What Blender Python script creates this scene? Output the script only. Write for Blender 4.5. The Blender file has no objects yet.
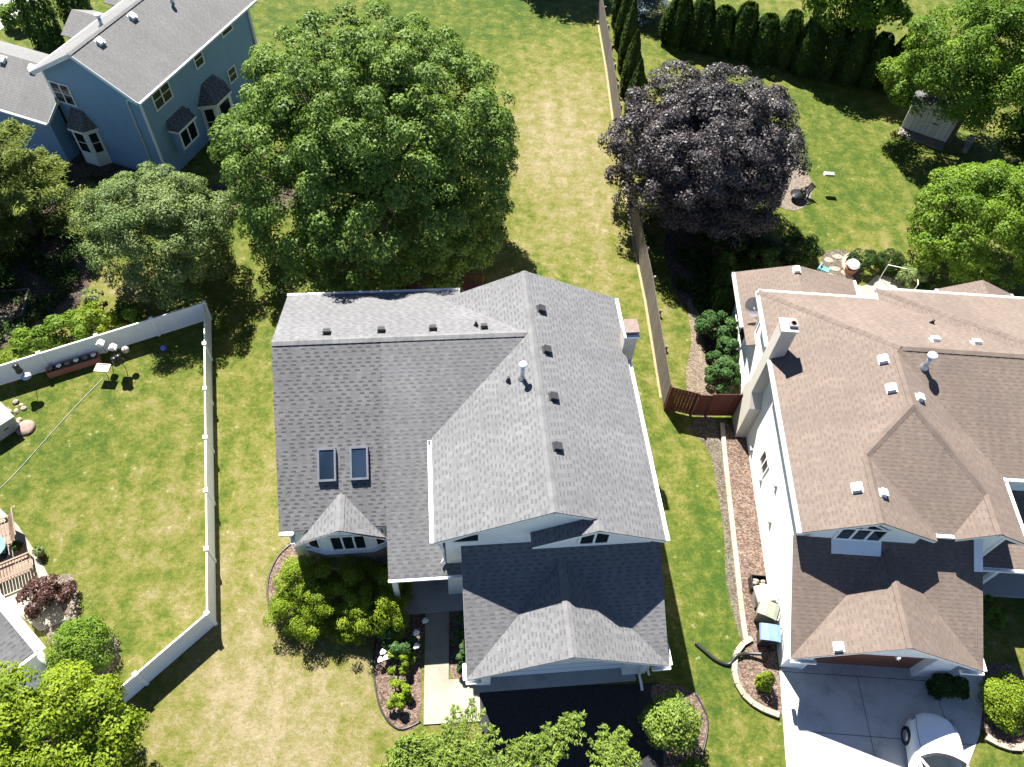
import bpy, math, random
import numpy as np
from mathutils import Vector, Matrix

random.seed(4)
RNG = np.random.default_rng(11)
scene = bpy.context.scene
COL = scene.collection
R = math.radians

# ------------------------------------------------------------------ helpers
class MB:
    """collects polygons; build() links them as ONE mesh object"""
    def __init__(s):
        s.v = []; s.f = []; s.m = []; s.marks = []
    def poly(s, pts, m=0):
        i = len(s.v); s.v += [tuple(p) for p in pts]
        s.f.append(list(range(i, i + len(pts)))); s.m.append(m)
    def solid(s, pts, vec, m=0):
        """polygon extruded by vec, closed, faces turned outwards"""
        a = [Vector(p) for p in pts]; vec = Vector(vec)
        n = Vector((0, 0, 0))
        for i in range(1, len(a) - 1):
            n += (a[i] - a[0]).cross(a[i + 1] - a[0])
        if n.dot(vec) > 0:
            a.reverse()
        b = [p + vec for p in a]
        s.poly(a, m); s.poly(list(reversed(b)), m)
        k = len(a)
        for i in range(k):
            j = (i + 1) % k
            s.poly([a[j], a[i], b[i], b[j]], m)
    def box(s, x0, x1, y0, y1, z0, z1, m=0):
        s.solid([(x0, y0, z0), (x1, y0, z0), (x1, y1, z0), (x0, y1, z0)], (0, 0, z1 - z0), m)
    def rbox(s, c, sx, sy, sz, rz=0, m=0, tilt=None):
        M = Matrix.Rotation(rz, 4, 'Z')
        if tilt is not None:
            M = M @ tilt
        q = [Vector(c) + M @ Vector((x * sx / 2, y * sy / 2, -sz / 2)) for x, y in ((-1, -1), (1, -1), (1, 1), (-1, 1))]
        s.solid(q, M @ Vector((0, 0, sz)), m)
    def beam(s, p, q, w, h, m=0):
        """rectangular bar from p to q, its top centre line on p-q"""
        p = Vector(p); q = Vector(q); d = (q - p).normalized()
        up = Vector((0, 0, 1)) if abs(d.z) < .9 else Vector((0, 1, 0))
        r = d.cross(up).normalized(); up = r.cross(d)
        a = [p + r * w / 2, p - r * w / 2, p - r * w / 2 - up * h, p + r * w / 2 - up * h]
        s.solid(a, q - p, m)
    def tube(s, pts, rad, n=8, m=0, cap=True):
        pts = [Vector(p) for p in pts]
        if not hasattr(rad, '__len__'):
            rad = [rad] * len(pts)
        rings = []
        for i, p in enumerate(pts):
            d = (pts[min(i + 1, len(pts) - 1)] - pts[max(i - 1, 0)]).normalized()
            a = d.orthogonal().normalized() if i == 0 else (last - d * last.dot(d)).normalized()
            last = a; b = d.cross(a)
            i0 = len(s.v)
            for k in range(n):
                t = 2 * math.pi * k / n
                s.v.append(tuple(p + (a * math.cos(t) + b * math.sin(t)) * rad[i]))
            rings.append(i0)
        for r0, r1 in zip(rings, rings[1:]):
            for k in range(n):
                k2 = (k + 1) % n
                s.f.append([r0 + k, r0 + k2, r1 + k2, r1 + k]); s.m.append(m)
        if cap:
            s.f.append([rings[0] + k for k in reversed(range(n))]); s.m.append(m)
            s.f.append([rings[-1] + k for k in range(n)]); s.m.append(m)
    def lathe(s, c, prof, n=20, m=0):
        s.tube([(c[0], c[1], c[2] + z) for r, z in prof], [max(r, .001) for r, z in prof], n, m)
    def blob(s, c, rx, ry, rz, m=0, seg=14, rings=8, jit=0.0, zmin=-1.0):
        c = Vector(c); i0 = len(s.v); rng = random.Random(int(c.x * 91 + c.y * 37 + rx * 1000))
        for a in range(rings + 1):
            z = zmin + (1 - zmin) * a / rings
            z = max(-1, min(1, z)); q = math.sqrt(max(0, 1 - z * z))
            for k in range(seg):
                t = 2 * math.pi * k / seg; j = 1 + rng.uniform(-jit, jit)
                s.v.append((c.x + rx * q * math.cos(t) * j, c.y + ry * q * math.sin(t) * j, c.z + rz * z * (1 + rng.uniform(-jit, jit) * .4)))
        for a in range(rings):
            for k in range(seg):
                k2 = (k + 1) % seg
                s.f.append([i0 + a * seg + k, i0 + a * seg + k2, i0 + (a + 1) * seg + k2, i0 + (a + 1) * seg + k]); s.m.append(m)
    def build_each(s, name, mats, parent=None, n=0):
        """one object per marked run (n > 0: per n consecutive faces)"""
        cuts = list(s.marks) if not n else list(range(0, len(s.f), n))
        for a, b in zip(cuts, cuts[1:] + [len(s.f)]):
            q = MB()
            for f, m in zip(s.f[a:b], s.m[a:b]):
                q.poly([s.v[i] for i in f], m)
            if q.f: q.build(name, mats, parent)
    def build(s, name, mats, parent=None, smooth=False, bevel=0):
        me = bpy.data.meshes.new(name)
        me.from_pydata(s.v, [], s.f)
        if not isinstance(mats, (list, tuple)):
            mats = [mats]
        for x in mats:
            me.materials.append(x)
        me.polygons.foreach_set('material_index', s.m)
        if smooth:
            me.polygons.foreach_set('use_smooth', [True] * len(s.f))
        uv = me.uv_layers.new(name='UVMap')
        Z = Vector((0, 0, 1))
        for p in me.polygons:
            n = p.normal
            t = Z.cross(n)
            if t.length < .02:
                t = Vector((1, 0, 0)); b = Vector((0, 1, 0))
            else:
                t.normalize(); b = n.cross(t)
            for li in p.loop_indices:
                co = me.vertices[me.loops[li].vertex_index].co
                uv.data[li].uv = (co.dot(t), co.dot(b))
        o = bpy.data.objects.new(name, me)
        COL.objects.link(o)
        if parent is not None:
            o.parent = parent
        if bevel:
            md = o.modifiers.new('bevel', 'BEVEL'); md.width = bevel; md.segments = 2; md.limit_method = 'ANGLE'
        return o

def tag(o, label, cat, group=None):
    o['label'] = label; o['category'] = cat
    if group: o['group'] = group
    return o
def thing(name, label, cat, loc=(0, 0, 0), rz=0, group=None):
    o = bpy.data.objects.new(name, None); COL.objects.link(o)
    o.empty_display_size = .3; o.location = loc; o.rotation_euler = (0, 0, rz)
    return tag(o, label, cat, group)
def struct(o, kind='structure'):
    o['kind'] = kind; return o
def copy_tree(o, parent=None):
    c = o.copy(); COL.objects.link(c); c.parent = parent
    for ch in list(o.children):
        copy_tree(ch, c)
    return c

# ------------------------------------------------------------------ materials
class NT:
    def __init__(s, name):
        s.mat = bpy.data.materials.new(name); s.mat.use_nodes = True
        s.t = s.mat.node_tree; s.n = s.t.nodes; s.l = s.t.links
        s.b = s.n['Principled BSDF']; s.out = s.n['Material Output']
    def node(s, typ, **kw):
        x = s.n.new(typ)
        for k, v in kw.items():
            if k.startswith('i_'):
                x.inputs[k[2:].replace('_', ' ')].default_value = v
            else:
                setattr(x, k, v)
        return x
    def link(s, a, b): s.l.new(a, b)
    def math(s, op, a, b=None, c=None):
        x = s.n.new('ShaderNodeMath'); x.operation = op
        for i, q in enumerate((a, b, c)):
            if q is None: continue
            if isinstance(q, (int, float)): x.inputs[i].default_value = q
            else: s.l.new(q, x.inputs[i])
        return x.outputs[0]
    def mix(s, fac, a, b, blend='MIX'):
        x = s.n.new('ShaderNodeMix'); x.data_type = 'RGBA'; x.blend_type = blend
        for sock, q in ((x.inputs[0], fac), (x.inputs[6], a), (x.inputs[7], b)):
            if isinstance(q, (int, float)): sock.default_value = q
            elif isinstance(q, (tuple, list)): sock.default_value = (*q[:3], 1)
            else: s.l.new(q, sock)
        return x.outputs[2]
    def ramp(s, fac, stops):
        x = s.n.new('ShaderNodeValToRGB'); e = x.color_ramp.elements
        while len(e) < len(stops): e.new(.5)
        for el, (p, c) in zip(e, stops):
            el.position = p; el.color = (*c, 1) if len(c) == 3 else c
        s.l.new(fac, x.inputs[0]); return x.outputs[0]
    def noise(s, vec, scale, detail=4, rough=.6):
        x = s.n.new('ShaderNodeTexNoise'); x.inputs['Scale'].default_value = scale
        x.inputs['Detail'].default_value = detail; x.inputs['Roughness'].default_value = rough
        if vec is not None: s.l.new(vec, x.inputs['Vector'])
        return x.outputs['Fac']
    def bump(s, h, strength=.3, dist=.02):
        x = s.n.new('ShaderNodeBump'); x.inputs['Strength'].default_value = strength
        x.inputs['Distance'].default_value = dist
        s.l.new(h, x.inputs['Height']); s.l.new(x.outputs[0], s.b.inputs['Normal'])
    def obj(s):
        return s.n.new('ShaderNodeTexCoord').outputs['Object']
    def uv(s):
        return s.n.new('ShaderNodeTexCoord').outputs['UV']
    def color(s, c): s.l.new(c, s.b.inputs['Base Color'])

def plain(name, col, rough=.6, metal=0.0, var=.12, scale=3.0, spec=.5, bump=0.0):
    m = NT(name); o = m.obj()
    n = m.noise(o, scale, 5, .65)
    lo = tuple(c * (1 - var) for c in col); hi = tuple(min(1, c * (1 + var)) for c in col)
    m.color(m.ramp(n, [(.3, lo), (.7, hi)]))
    m.b.inputs['Roughness'].default_value = rough; m.b.inputs['Metallic'].default_value = metal
    m.b.inputs['Specular IOR Level'].default_value = spec
    if bump: m.bump(m.noise(o, scale * 12, 3), bump, .01)
    return m.mat

def shingle(name, base, dash, row=.145, wid=.17, var=.20, gap=.5, dashk=.52):
    m = NT(name); uv = m.uv()
    sep = m.node('ShaderNodeSeparateXYZ'); m.link(uv, sep.inputs[0])
    v = m.math('DIVIDE', sep.outputs[1], row)
    fl = m.math('FLOOR', v); fr = m.math('SUBTRACT', v, fl)
    wn = m.node('ShaderNodeTexWhiteNoise', noise_dimensions='1D'); m.link(fl, wn.inputs['W'])
    u = m.math('ADD', m.math('DIVIDE', sep.outputs[0], wid), m.math('MULTIPLY', wn.outputs[0], 7.0))
    cell = m.math('FLOOR', u); fu = m.math('SUBTRACT', u, cell)
    cv = m.node('ShaderNodeCombineXYZ'); m.link(cell, cv.inputs[0]); m.link(fl, cv.inputs[1])
    w2 = m.node('ShaderNodeTexWhiteNoise', noise_dimensions='2D'); m.link(cv.outputs[0], w2.inputs['Vector'])
    rnd = w2.outputs[0]
    # laminated tabs: dashes paint the tabs' shadow onto the darker under-layer between them
    par = m.math('MODULO', m.math('ABSOLUTE', cell), 2.0)
    tab = m.math('MAXIMUM', m.math('GREATER_THAN', par, .5), m.math('LESS_THAN', rnd, gap - .34))
    edge = m.math('LESS_THAN', fr, .46)
    low = m.math('MULTIPLY', m.math('SUBTRACT', 1.0, tab), edge)
    big = m.noise(m.obj(), .35, 4, .6)
    gran = m.noise(m.obj(), 26, 3, .8)
    st = m.node('ShaderNodeMapping'); st.inputs['Scale'].default_value = (1.6, .16, 1); m.link(uv, st.inputs['Vector'])
    streak = m.noise(st.outputs[0], 1.0, 5, .7)
    shade = m.math('ADD', m.math('MULTIPLY', rnd, var), 1 - var / 2)
    shade = m.math('MULTIPLY', shade, m.math('ADD', m.math('MULTIPLY', big, .5), .75))
    shade = m.math('MULTIPLY', shade, m.math('ADD', m.math('MULTIPLY', gran, .7), .65))
    shade = m.math('MULTIPLY', shade, m.math('ADD', m.math('MULTIPLY', streak, .42), .79))
    vm = m.node('ShaderNodeVectorMath', operation='SCALE'); vm.inputs[0].default_value = base
    m.link(shade, vm.inputs['Scale'])
    m.color(m.mix(m.math('MULTIPLY', low, dashk), vm.outputs[0], dash))
    m.b.inputs['Roughness'].default_value = .9; m.b.inputs['Specular IOR Level'].default_value = .25
    h = m.math('ADD', m.math('MULTIPLY', tab, .5), m.math('SUBTRACT', 1.0, fr))
    h = m.math('ADD', h, m.math('MULTIPLY', gran, .35))
    m.bump(h, .55, .012)
    return m.mat

def siding(name, col, lap=.115, rough=.55, var=.06):
    m = NT(name); uv = m.uv()
    sep = m.node('ShaderNodeSeparateXYZ'); m.link(uv, sep.inputs[0])
    v = m.math('DIVIDE', sep.outputs[1], lap); fr = m.math('FRACT', v)
    n = m.noise(m.obj(), 1.3, 5, .65)
    m.color(m.ramp(n, [(.3, tuple(c * (1 - var) for c in col)), (.7, tuple(min(1, c * (1 + var)) for c in col))]))
    m.b.inputs['Roughness'].default_value = rough
    m.bump(m.math('SUBTRACT', 1.0, fr), .5, .012)
    return m.mat

def brickmat(name, c1, c2, mortar, sx=.2, sy=.075):
    m = NT(name); uv = m.uv()
    b = m.node('ShaderNodeTexBrick'); m.link(uv, b.inputs['Vector'])
    b.inputs['Scale'].default_value = 1.0; b.inputs['Brick Width'].default_value = sx; b.inputs['Row Height'].default_value = sy
    b.inputs['Mortar Size'].default_value = .008
    b.inputs['Color1'].default_value = (*c1, 1); b.inputs['Color2'].default_value = (*c2, 1); b.inputs['Mortar'].default_value = (*mortar, 1)
    m.color(b.outputs['Color']); m.b.inputs['Roughness'].default_value = .85
    m.bump(m.math('SUBTRACT', 1.0, b.outputs['Fac']), .5, .01)
    return m.mat

def boards(name, col, wid=.14, var=.35, rough=.8, vertical=True):
    m = NT(name); uv = m.uv()
    sep = m.node('ShaderNodeSeparateXYZ'); m.link(uv, sep.inputs[0])
    u = m.math('DIVIDE', sep.outputs[0 if vertical else 1], wid); cell = m.math('FLOOR', u); fr = m.math('FRACT', u)
    w = m.node('ShaderNodeTexWhiteNoise', noise_dimensions='1D'); m.link(cell, w.inputs['W'])
    n = m.noise(m.obj(), 5, 5, .7)
    sh = m.math('ADD', m.math('MULTIPLY', w.outputs[0], var), m.math('MULTIPLY', n, var))
    sh = m.math('ADD', sh, 1 - var)
    gapm = m.math('GREATER_THAN', fr, .07)
    sh = m.math('MULTIPLY', sh, m.math('ADD', m.math('MULTIPLY', gapm, .65), .35))
    vm = m.node('ShaderNodeVectorMath', operation='SCALE'); vm.inputs[0].default_value = col
    m.link(sh, vm.inputs['Scale']); m.color(vm.outputs[0])
    m.b.inputs['Roughness'].default_value = rough
    m.bump(gapm, .6, .01)
    return m.mat

def glass(name, col=(.012, .018, .025), rough=.04):
    m = NT(name)
    n = m.noise(m.obj(), .8, 2)
    sp_ = .22
    m.color(m.ramp(n, [(.35, col), (.7, tuple(c * 1.9 for c in col))]))
    m.b.inputs['Roughness'].default_value = rough; m.b.inputs['Specular IOR Level'].default_value = sp_
    return m.mat

def leafmat(name, dark, light, tip=None, trans=.35, rough=.5, spec=.4):
    m = NT(name)
    a = m.node('ShaderNodeAttribute', attribute_name='rnd')
    stops = [(.0, dark), (.75, light)] + ([(1.0, tip)] if tip else [])
    c = m.ramp(a.outputs['Fac'], stops)
    m.color(c)
    m.b.inputs['Roughness'].default_value = rough; m.b.inputs['Specular IOR Level'].default_value = spec
    t = m.node('ShaderNodeBsdfTranslucent')
    m.link(m.mix(1.0, c, (1.05, 1.1, .55), 'MULTIPLY'), t.inputs['Color'])
    x = m.node('ShaderNodeMixShader'); x.inputs[0].default_value = trans
    m.link(m.b.outputs[0], x.inputs[1]); m.link(t.outputs[0], x.inputs[2]); m.link(x.outputs[0], m.out.inputs[0])
    return m.mat

M = {}
M['roof_grey'] = shingle('grey_shingle', (.124, .125, .130), (.052, .053, .058))
M['roof_grey_dark'] = shingle('darker_grey_shingle', (.105, .104, .107), (.030, .030, .034), gap=.5, dashk=.72)  # darker shingle tone for the left wing slope, bay roofs and shed
M['roof_brown'] = shingle('brown_shingle', (.136, .107, .090), (.085, .062, .050), var=.16, dashk=.45)
M['roof_slate'] = shingle('pale_grey_shingle', (.140, .139, .138), (.098, .097, .096), var=.12, dashk=.4)
M['cap_grey'] = plain('grey_ridge_shingle', (.135, .135, .138), .9, var=.22, scale=2.2, spec=.25)
M['cap_brown'] = plain('brown_ridge_shingle', (.124, .097, .081), .9, var=.2, scale=2.2, spec=.25)
M['white'] = plain('white_paint', (.78, .78, .77), .45, var=.05)
M['gutter'] = plain('white_gutter_metal', (.80, .80, .79), .4, var=.06)
M['vinyl'] = plain('white_vinyl', (.74, .75, .77), .4, var=.04)
M['siding_white'] = siding('white_siding', (.82, .82, .81))
M['siding_beige'] = siding('beige_siding', (.46, .43, .38))
M['siding_pale'] = siding('pale_grey_siding', (.76, .75, .73))
M['siding_blue'] = siding('blue_siding', (.150, .275, .43))
M['trim_pale'] = plain('pale_trim', (.62, .66, .68), .5, var=.05)
M['brick'] = brickmat('grey_stone_brick', (.17, .15, .13), (.25, .22, .19), (.3, .29, .27))
M['glass'] = glass('window_glass', (.008, .011, .014), .12)
M['glass_blue'] = glass('skylight_glass', (.010, .018, .032), .05)
M['metal_dark'] = plain('black_metal', (.018, .018, .02), .45, .4, .2)
M['vent_black'] = plain('black_vent_plastic', (.03, .03, .032), .5, 0, .2)
M['galv'] = plain('galvanised_steel', (.42, .43, .45), .35, .8, .15, 6)
M['vent_white'] = plain('white_vent_metal', (.72, .70, .66), .5, 0, .06)
M['door_brown'] = boards('brown_garage_door', (.17, .062, .030), .45, .25, .5, False)
M['door_white'] = boards('white_garage_door', (.80, .81, .82), .5, .05, .45, False)
M['concrete'] = None
M['asphalt'] = plain('black_asphalt', (.020, .020, .022), .85, 0, .35, 8, .3, .3)
M['wood_fence'] = boards('weathered_wood_fence', (.108, .088, .069), .14, .4, .85)
M['wood_red'] = boards('red_stained_wood', (.085, .015, .010), .14, .35, .7)
M['wood_deck'] = boards('red_deck_boards', (.10, .020, .018), .14, .3, .7)
M['wood_grey'] = boards('grey_shed_boards', (.46, .46, .41), .3, .2, .85)
M['wood_warm'] = boards('brown_teak', (.19, .125, .085), .09, .4, .7)
M['timber'] = plain('weathered_timber', (.15, .13, .105), .85, 0, .25, 4)
M['bark'] = plain('tree_bark', (.095, .075, .058), .95, 0, .4, 9, .2, .6)
M['black_plastic'] = plain('black_plastic', (.016, .016, .018), .4, 0, .2)
M['blue_plastic'] = plain('blue_plastic', (.10, .17, .34), .35, 0, .12)
M['green_plastic'] = plain('olive_plastic', (.145, .155, .12), .35, 0, .15)
M['beige_plastic'] = plain('beige_plastic', (.36, .34, .29), .4, 0, .1)
M['car_white'] = plain('white_car_paint', (.80, .80, .80), .18, 0, .02, 1, .6)
M['trim_hose'] = plain('grey_hose', (.30, .31, .30), .5)
M['rubber'] = plain('tyre_rubber', (.015, .015, .015), .8)
M['terracotta'] = plain('terracotta', (.30, .11, .075), .7, 0, .2)
M['stone'] = plain('pale_stone', (.25, .21, .17), .85, 0, .25, 3, .3, .4)
M['flower'] = plain('white_petals', (.85, .84, .83), .6, 0, .08)
M['copper_cap'] = plain('rusted_cap', (.13, .09, .078), .6, .2, .2, 5)
M['red_clay'] = plain('red_flue_tile', (.16, .05, .035), .8)
M['ball_blue'] = plain('blue_ball', (.10, .14, .55), .4, 0, .3, 4)
M['teal'] = plain('teal_fabric', (.10, .25, .27), .7, 0, .3, 6)
M['steel_grey'] = plain('grey_dish_metal', (.22, .22, .23), .5, .2, .08)

def concrete(name, col, crack=True):
    m = NT(name); o = m.obj()
    n = m.noise(o, .55, 6, .65); n2 = m.noise(o, 14, 4, .7)
    n3 = m.noise(o, .9, 3, .5)
    f = m.math('ADD', m.math('MULTIPLY', n, .55), m.math('ADD', m.math('MULTIPLY', n2, .2), m.math('MULTIPLY', n3, .25)))
    m.color(m.ramp(f, [(.36, tuple(c * .62 for c in col)), (.5, col), (.68, tuple(min(1, c * 1.15) for c in col))]))
    m.b.inputs['Roughness'].default_value = .85; m.b.inputs['Specular IOR Level'].default_value = .3
    m.bump(n2, .15, .01); return m.mat
M['concrete'] = concrete('pale_concrete', (.44, .44, .43))
M['concrete_warm'] = concrete('warm_concrete', (.26, .24, .19))
M['edging'] = concrete('edging_block', (.30, .24, .185))
M['kerb'] = concrete('grey_concrete', (.30, .30, .30))

def mulch(name, c1, c2, c3):
    m = NT(name); o = m.obj()
    v = m.node('ShaderNodeTexVoronoi'); v.inputs['Scale'].default_value = 16; m.link(o, v.inputs['Vector'])
    n = m.noise(o, 1.2, 5, .7)
    sp = m.node('ShaderNodeSeparateColor'); m.link(v.outputs['Color'], sp.inputs[0])
    f = m.math('ADD', m.math('MULTIPLY', sp.outputs[0], .6), m.math('MULTIPLY', n, .5))
    m.color(m.ramp(f, [(.25, c1), (.55, c2), (.9, c3)]))
    m.b.inputs['Roughness'].default_value = .95; m.b.inputs['Specular IOR Level'].default_value = .15
    m.bump(v.outputs['Distance'], .8, .04); return m.mat
M['mulch'] = mulch('bark_mulch', (.055, .038, .029), (.115, .080, .062), (.20, .15, .12))
M['gravel'] = mulch('pea_gravel', (.05, .042, .031), (.092, .078, .058), (.155, .135, .108))
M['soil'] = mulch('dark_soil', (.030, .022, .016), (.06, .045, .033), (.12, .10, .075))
M['pale_gravel'] = mulch('pale_gravel', (.09, .072, .057), (.14, .115, .095), (.22, .19, .16))

def lawnmat():
    m = NT('mown_lawn'); o = m.obj()
    a = m.node('ShaderNodeAttribute', attribute_name='dry')
    fine = m.noise(o, 5.5, 6, .82); mid = m.noise(o, 1.5, 7, .72); big = m.noise(o, .25, 5, .65)
    dry = m.math('ADD', a.outputs['Fac'], m.math('MULTIPLY', m.math('SUBTRACT', mid, .5), 1.75))
    dry = m.math('ADD', dry, m.math('MULTIPLY', m.math('SUBTRACT', big, .5), .75))
    dry = m.math('ADD', dry, m.math('MULTIPLY', m.math('SUBTRACT', fine, .5), 1.35))
    # mower stripes: broad, soft
    sep = m.node('ShaderNodeSeparateXYZ'); m.link(o, sep.inputs[0])
    w = m.math('SINE', m.math('ADD', m.math('MULTIPLY', sep.outputs[0], 4.6), m.math('MULTIPLY', sep.outputs[1], .65)))
    dry = m.math('ADD', dry, m.math('MULTIPLY', w, .045))
    c = m.ramp(dry, [(0.0, (.031, .058, .008)), (.26, (.066, .085, .012)), (.48, (.110, .109, .026)), (.72, (.148, .129, .056)), (1.0, (.20, .167, .102))])
    # clover and thin spots
    vo = m.node('ShaderNodeTexVoronoi'); vo.inputs['Scale'].default_value = 2.3; m.link(o, vo.inputs['Vector'])
    sp = m.math('MULTIPLY', m.math('LESS_THAN', vo.outputs['Distance'], .16), m.math('GREATER_THAN', mid, .53))
    c = m.mix(m.math('MULTIPLY', sp, .4), c, (.24, .24, .14))
    f2 = m.noise(o, 15, 5, .85)
    vm = m.node('ShaderNodeVectorMath', operation='SCALE'); m.link(c, vm.inputs[0])
    m.link(m.math('ADD', m.math('MULTIPLY', f2, 1.9), .08), vm.inputs['Scale'])
    m.color(vm.outputs[0])
    m.b.inputs['Roughness'].default_value = .9; m.b.inputs['Specular IOR Level'].default_value = .12
    h = m.math('ADD', m.math('MULTIPLY', f2, .5), fine)
    m.bump(h, .8, .05); return m.mat
M['lawn'] = lawnmat()

LEAF = dict(
    maple=leafmat('ash_leaf', (.055, .105, .018), (.140, .215, .042), (.27, .34, .09), trans=.28, spec=.12),
    grey=leafmat('grey_green_leaf', (.080, .132, .036), (.172, .228, .080), (.27, .32, .14), trans=.28, spec=.12),
    bright=leafmat('bright_leaf', (.058, .120, .012), (.145, .230, .022), (.27, .35, .05), trans=.28, spec=.12),
    lime=leafmat('lime_leaf', (.090, .150, .010), (.190, .255, .018), (.28, .32, .04), trans=.28, spec=.12),
    locust=leafmat('locust_leaf', (.10, .165, .020), (.205, .285, .048), (.30, .36, .09), spec=.2),
    purple=leafmat('purple_leaf', (.022, .018, .0195), (.054, .046, .049), (.105, .093, .097), trans=.12, rough=.5, spec=.35),
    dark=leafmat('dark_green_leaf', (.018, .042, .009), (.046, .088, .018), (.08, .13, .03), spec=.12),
    arbor=leafmat('arborvitae_spray', (.022, .042, .010), (.055, .088, .018), (.085, .115, .028), trans=.15, spec=.12),
    spruce=leafmat('blue_spruce_needle', (.045, .085, .10), (.085, .145, .165), (.14, .20, .22), trans=.1),
    barberry=leafmat('barberry_leaf', (.035, .012, .010), (.085, .030, .022), (.14, .065, .035)),
    pine=leafmat('pine_needle', (.075, .110, .018), (.19, .235, .042), (.30, .33, .08), trans=.3, spec=.12),
    peony=leafmat('peony_leaf', (.030, .080, .020), (.070, .140, .04), (.12, .19, .07), spec=.15),
)

# ------------------------------------------------------------------ world, sun, camera
SUN_AZ, SUN_EL = 27.0, 52.6
world = bpy.data.worlds.new('World'); scene.world = world; world.use_nodes = True
wt = world.node_tree; sky = wt.nodes.new('ShaderNodeTexSky'); sky.sky_type = 'NISHITA'
sky.sun_disc = False; sky.sun_elevation = R(SUN_EL); sky.sun_rotation = R(-SUN_AZ)
sky.air_density = .40; sky.dust_density = .1; sky.ozone_density = 2.5; sky.altitude = 300
wt.links.new(sky.outputs[0], wt.nodes['Background'].inputs[0]); wt.nodes['Background'].inputs[1].default_value = .072
sl = bpy.data.lights.new('sun', 'SUN'); sl.energy = 5.0; sl.angle = R(.53); sl.color = (1.0, .955, .88)
so = bpy.data.objects.new('sun', sl); COL.objects.link(so)
sd = Vector((math.sin(R(SUN_AZ)) * math.cos(R(SUN_EL)), -math.cos(R(SUN_AZ)) * math.cos(R(SUN_EL)), -math.sin(R(SUN_EL))))
so.rotation_euler = sd.to_track_quat('-Z', 'Y').to_euler(); so.location = (-20, 40, 60)

cam = bpy.data.cameras.new('camera'); co = bpy.data.objects.new('camera', cam); COL.objects.link(co); scene.camera = co
cam.sensor_width = 36; cam.lens = 782.37 / 1024 * 36; cam.clip_end = 600; cam.clip_start = .5
PITCH, ROLL = R(54.2355), R(4.0937)
fw = Vector((0, math.cos(PITCH), -math.sin(PITCH))); up0 = Vector((0, math.sin(PITCH), math.cos(PITCH))); rt0 = Vector((1, 0, 0))
rt = rt0 * math.cos(ROLL) + up0 * math.sin(ROLL); up = -rt0 * math.sin(ROLL) + up0 * math.cos(ROLL)
co.matrix_world = Matrix(((rt.x, up.x, -fw.x, 0), (rt.y, up.y, -fw.y, 0), (rt.z, up.z, -fw.z, 30), (0, 0, 0, 1)))

vs = scene.view_settings; vs.view_transform = 'Standard'; vs.look = 'None'; vs.gamma = 1; vs.use_curve_mapping = False
vs.exposure = 1.9
scene.cycles.max_bounces = 6; scene.cycles.transparent_max_bounces = 4
scene.cycles.use_denoising = True

# ------------------------------------------------------------------ ground
def sheet(name, pts, z, mat, kind='structure', th=0.0):
    """flat patch; with th it is a real raised slab"""
    mb = MB()
    if th: mb.solid([(x, y, z) for x, y in pts], (0, 0, th))
    else:
        a = sum(pts[i][0] * pts[(i + 1) % len(pts)][1] - pts[(i + 1) % len(pts)][0] * pts[i][1] for i in range(len(pts)))
        if a < 0: pts = list(reversed(pts))
        mb.poly([(x, y, z) for x, y in pts])
    return struct(mb.build(name, mat), kind)
def smooth_loop(pts, n=6):
    """closed Catmull-Rom through pts"""
    out = []; k = len(pts)
    for i in range(k):
        p0, p1, p2, p3 = (np.array(pts[(i + j) % k], float) for j in (-1, 0, 1, 2))
        for t in np.linspace(0, 1, n, endpoint=False):
            out.append(tuple(.5 * ((2 * p1) + (-p0 + p2) * t + (2 * p0 - 5 * p1 + 4 * p2 - p3) * t * t + (-p0 + 3 * p1 - 3 * p2 + p3) * t ** 3)))
    return out
def smooth_path(pts, n=6):
    out = []; k = len(pts)
    for i in range(k - 1):
        p0, p1, p2, p3 = (np.array(pts[max(0, min(k - 1, i + j))], float) for j in (-1, 0, 1, 2))
        for t in np.linspace(0, 1, n, endpoint=False):
            out.append(tuple(.5 * ((2 * p1) + (-p0 + p2) * t + (2 * p0 - 5 * p1 + 4 * p2 - p3) * t * t + (-p0 + 3 * p1 - 3 * p2 + p3) * t ** 3)))
    return out + [tuple(pts[-1])]
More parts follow.
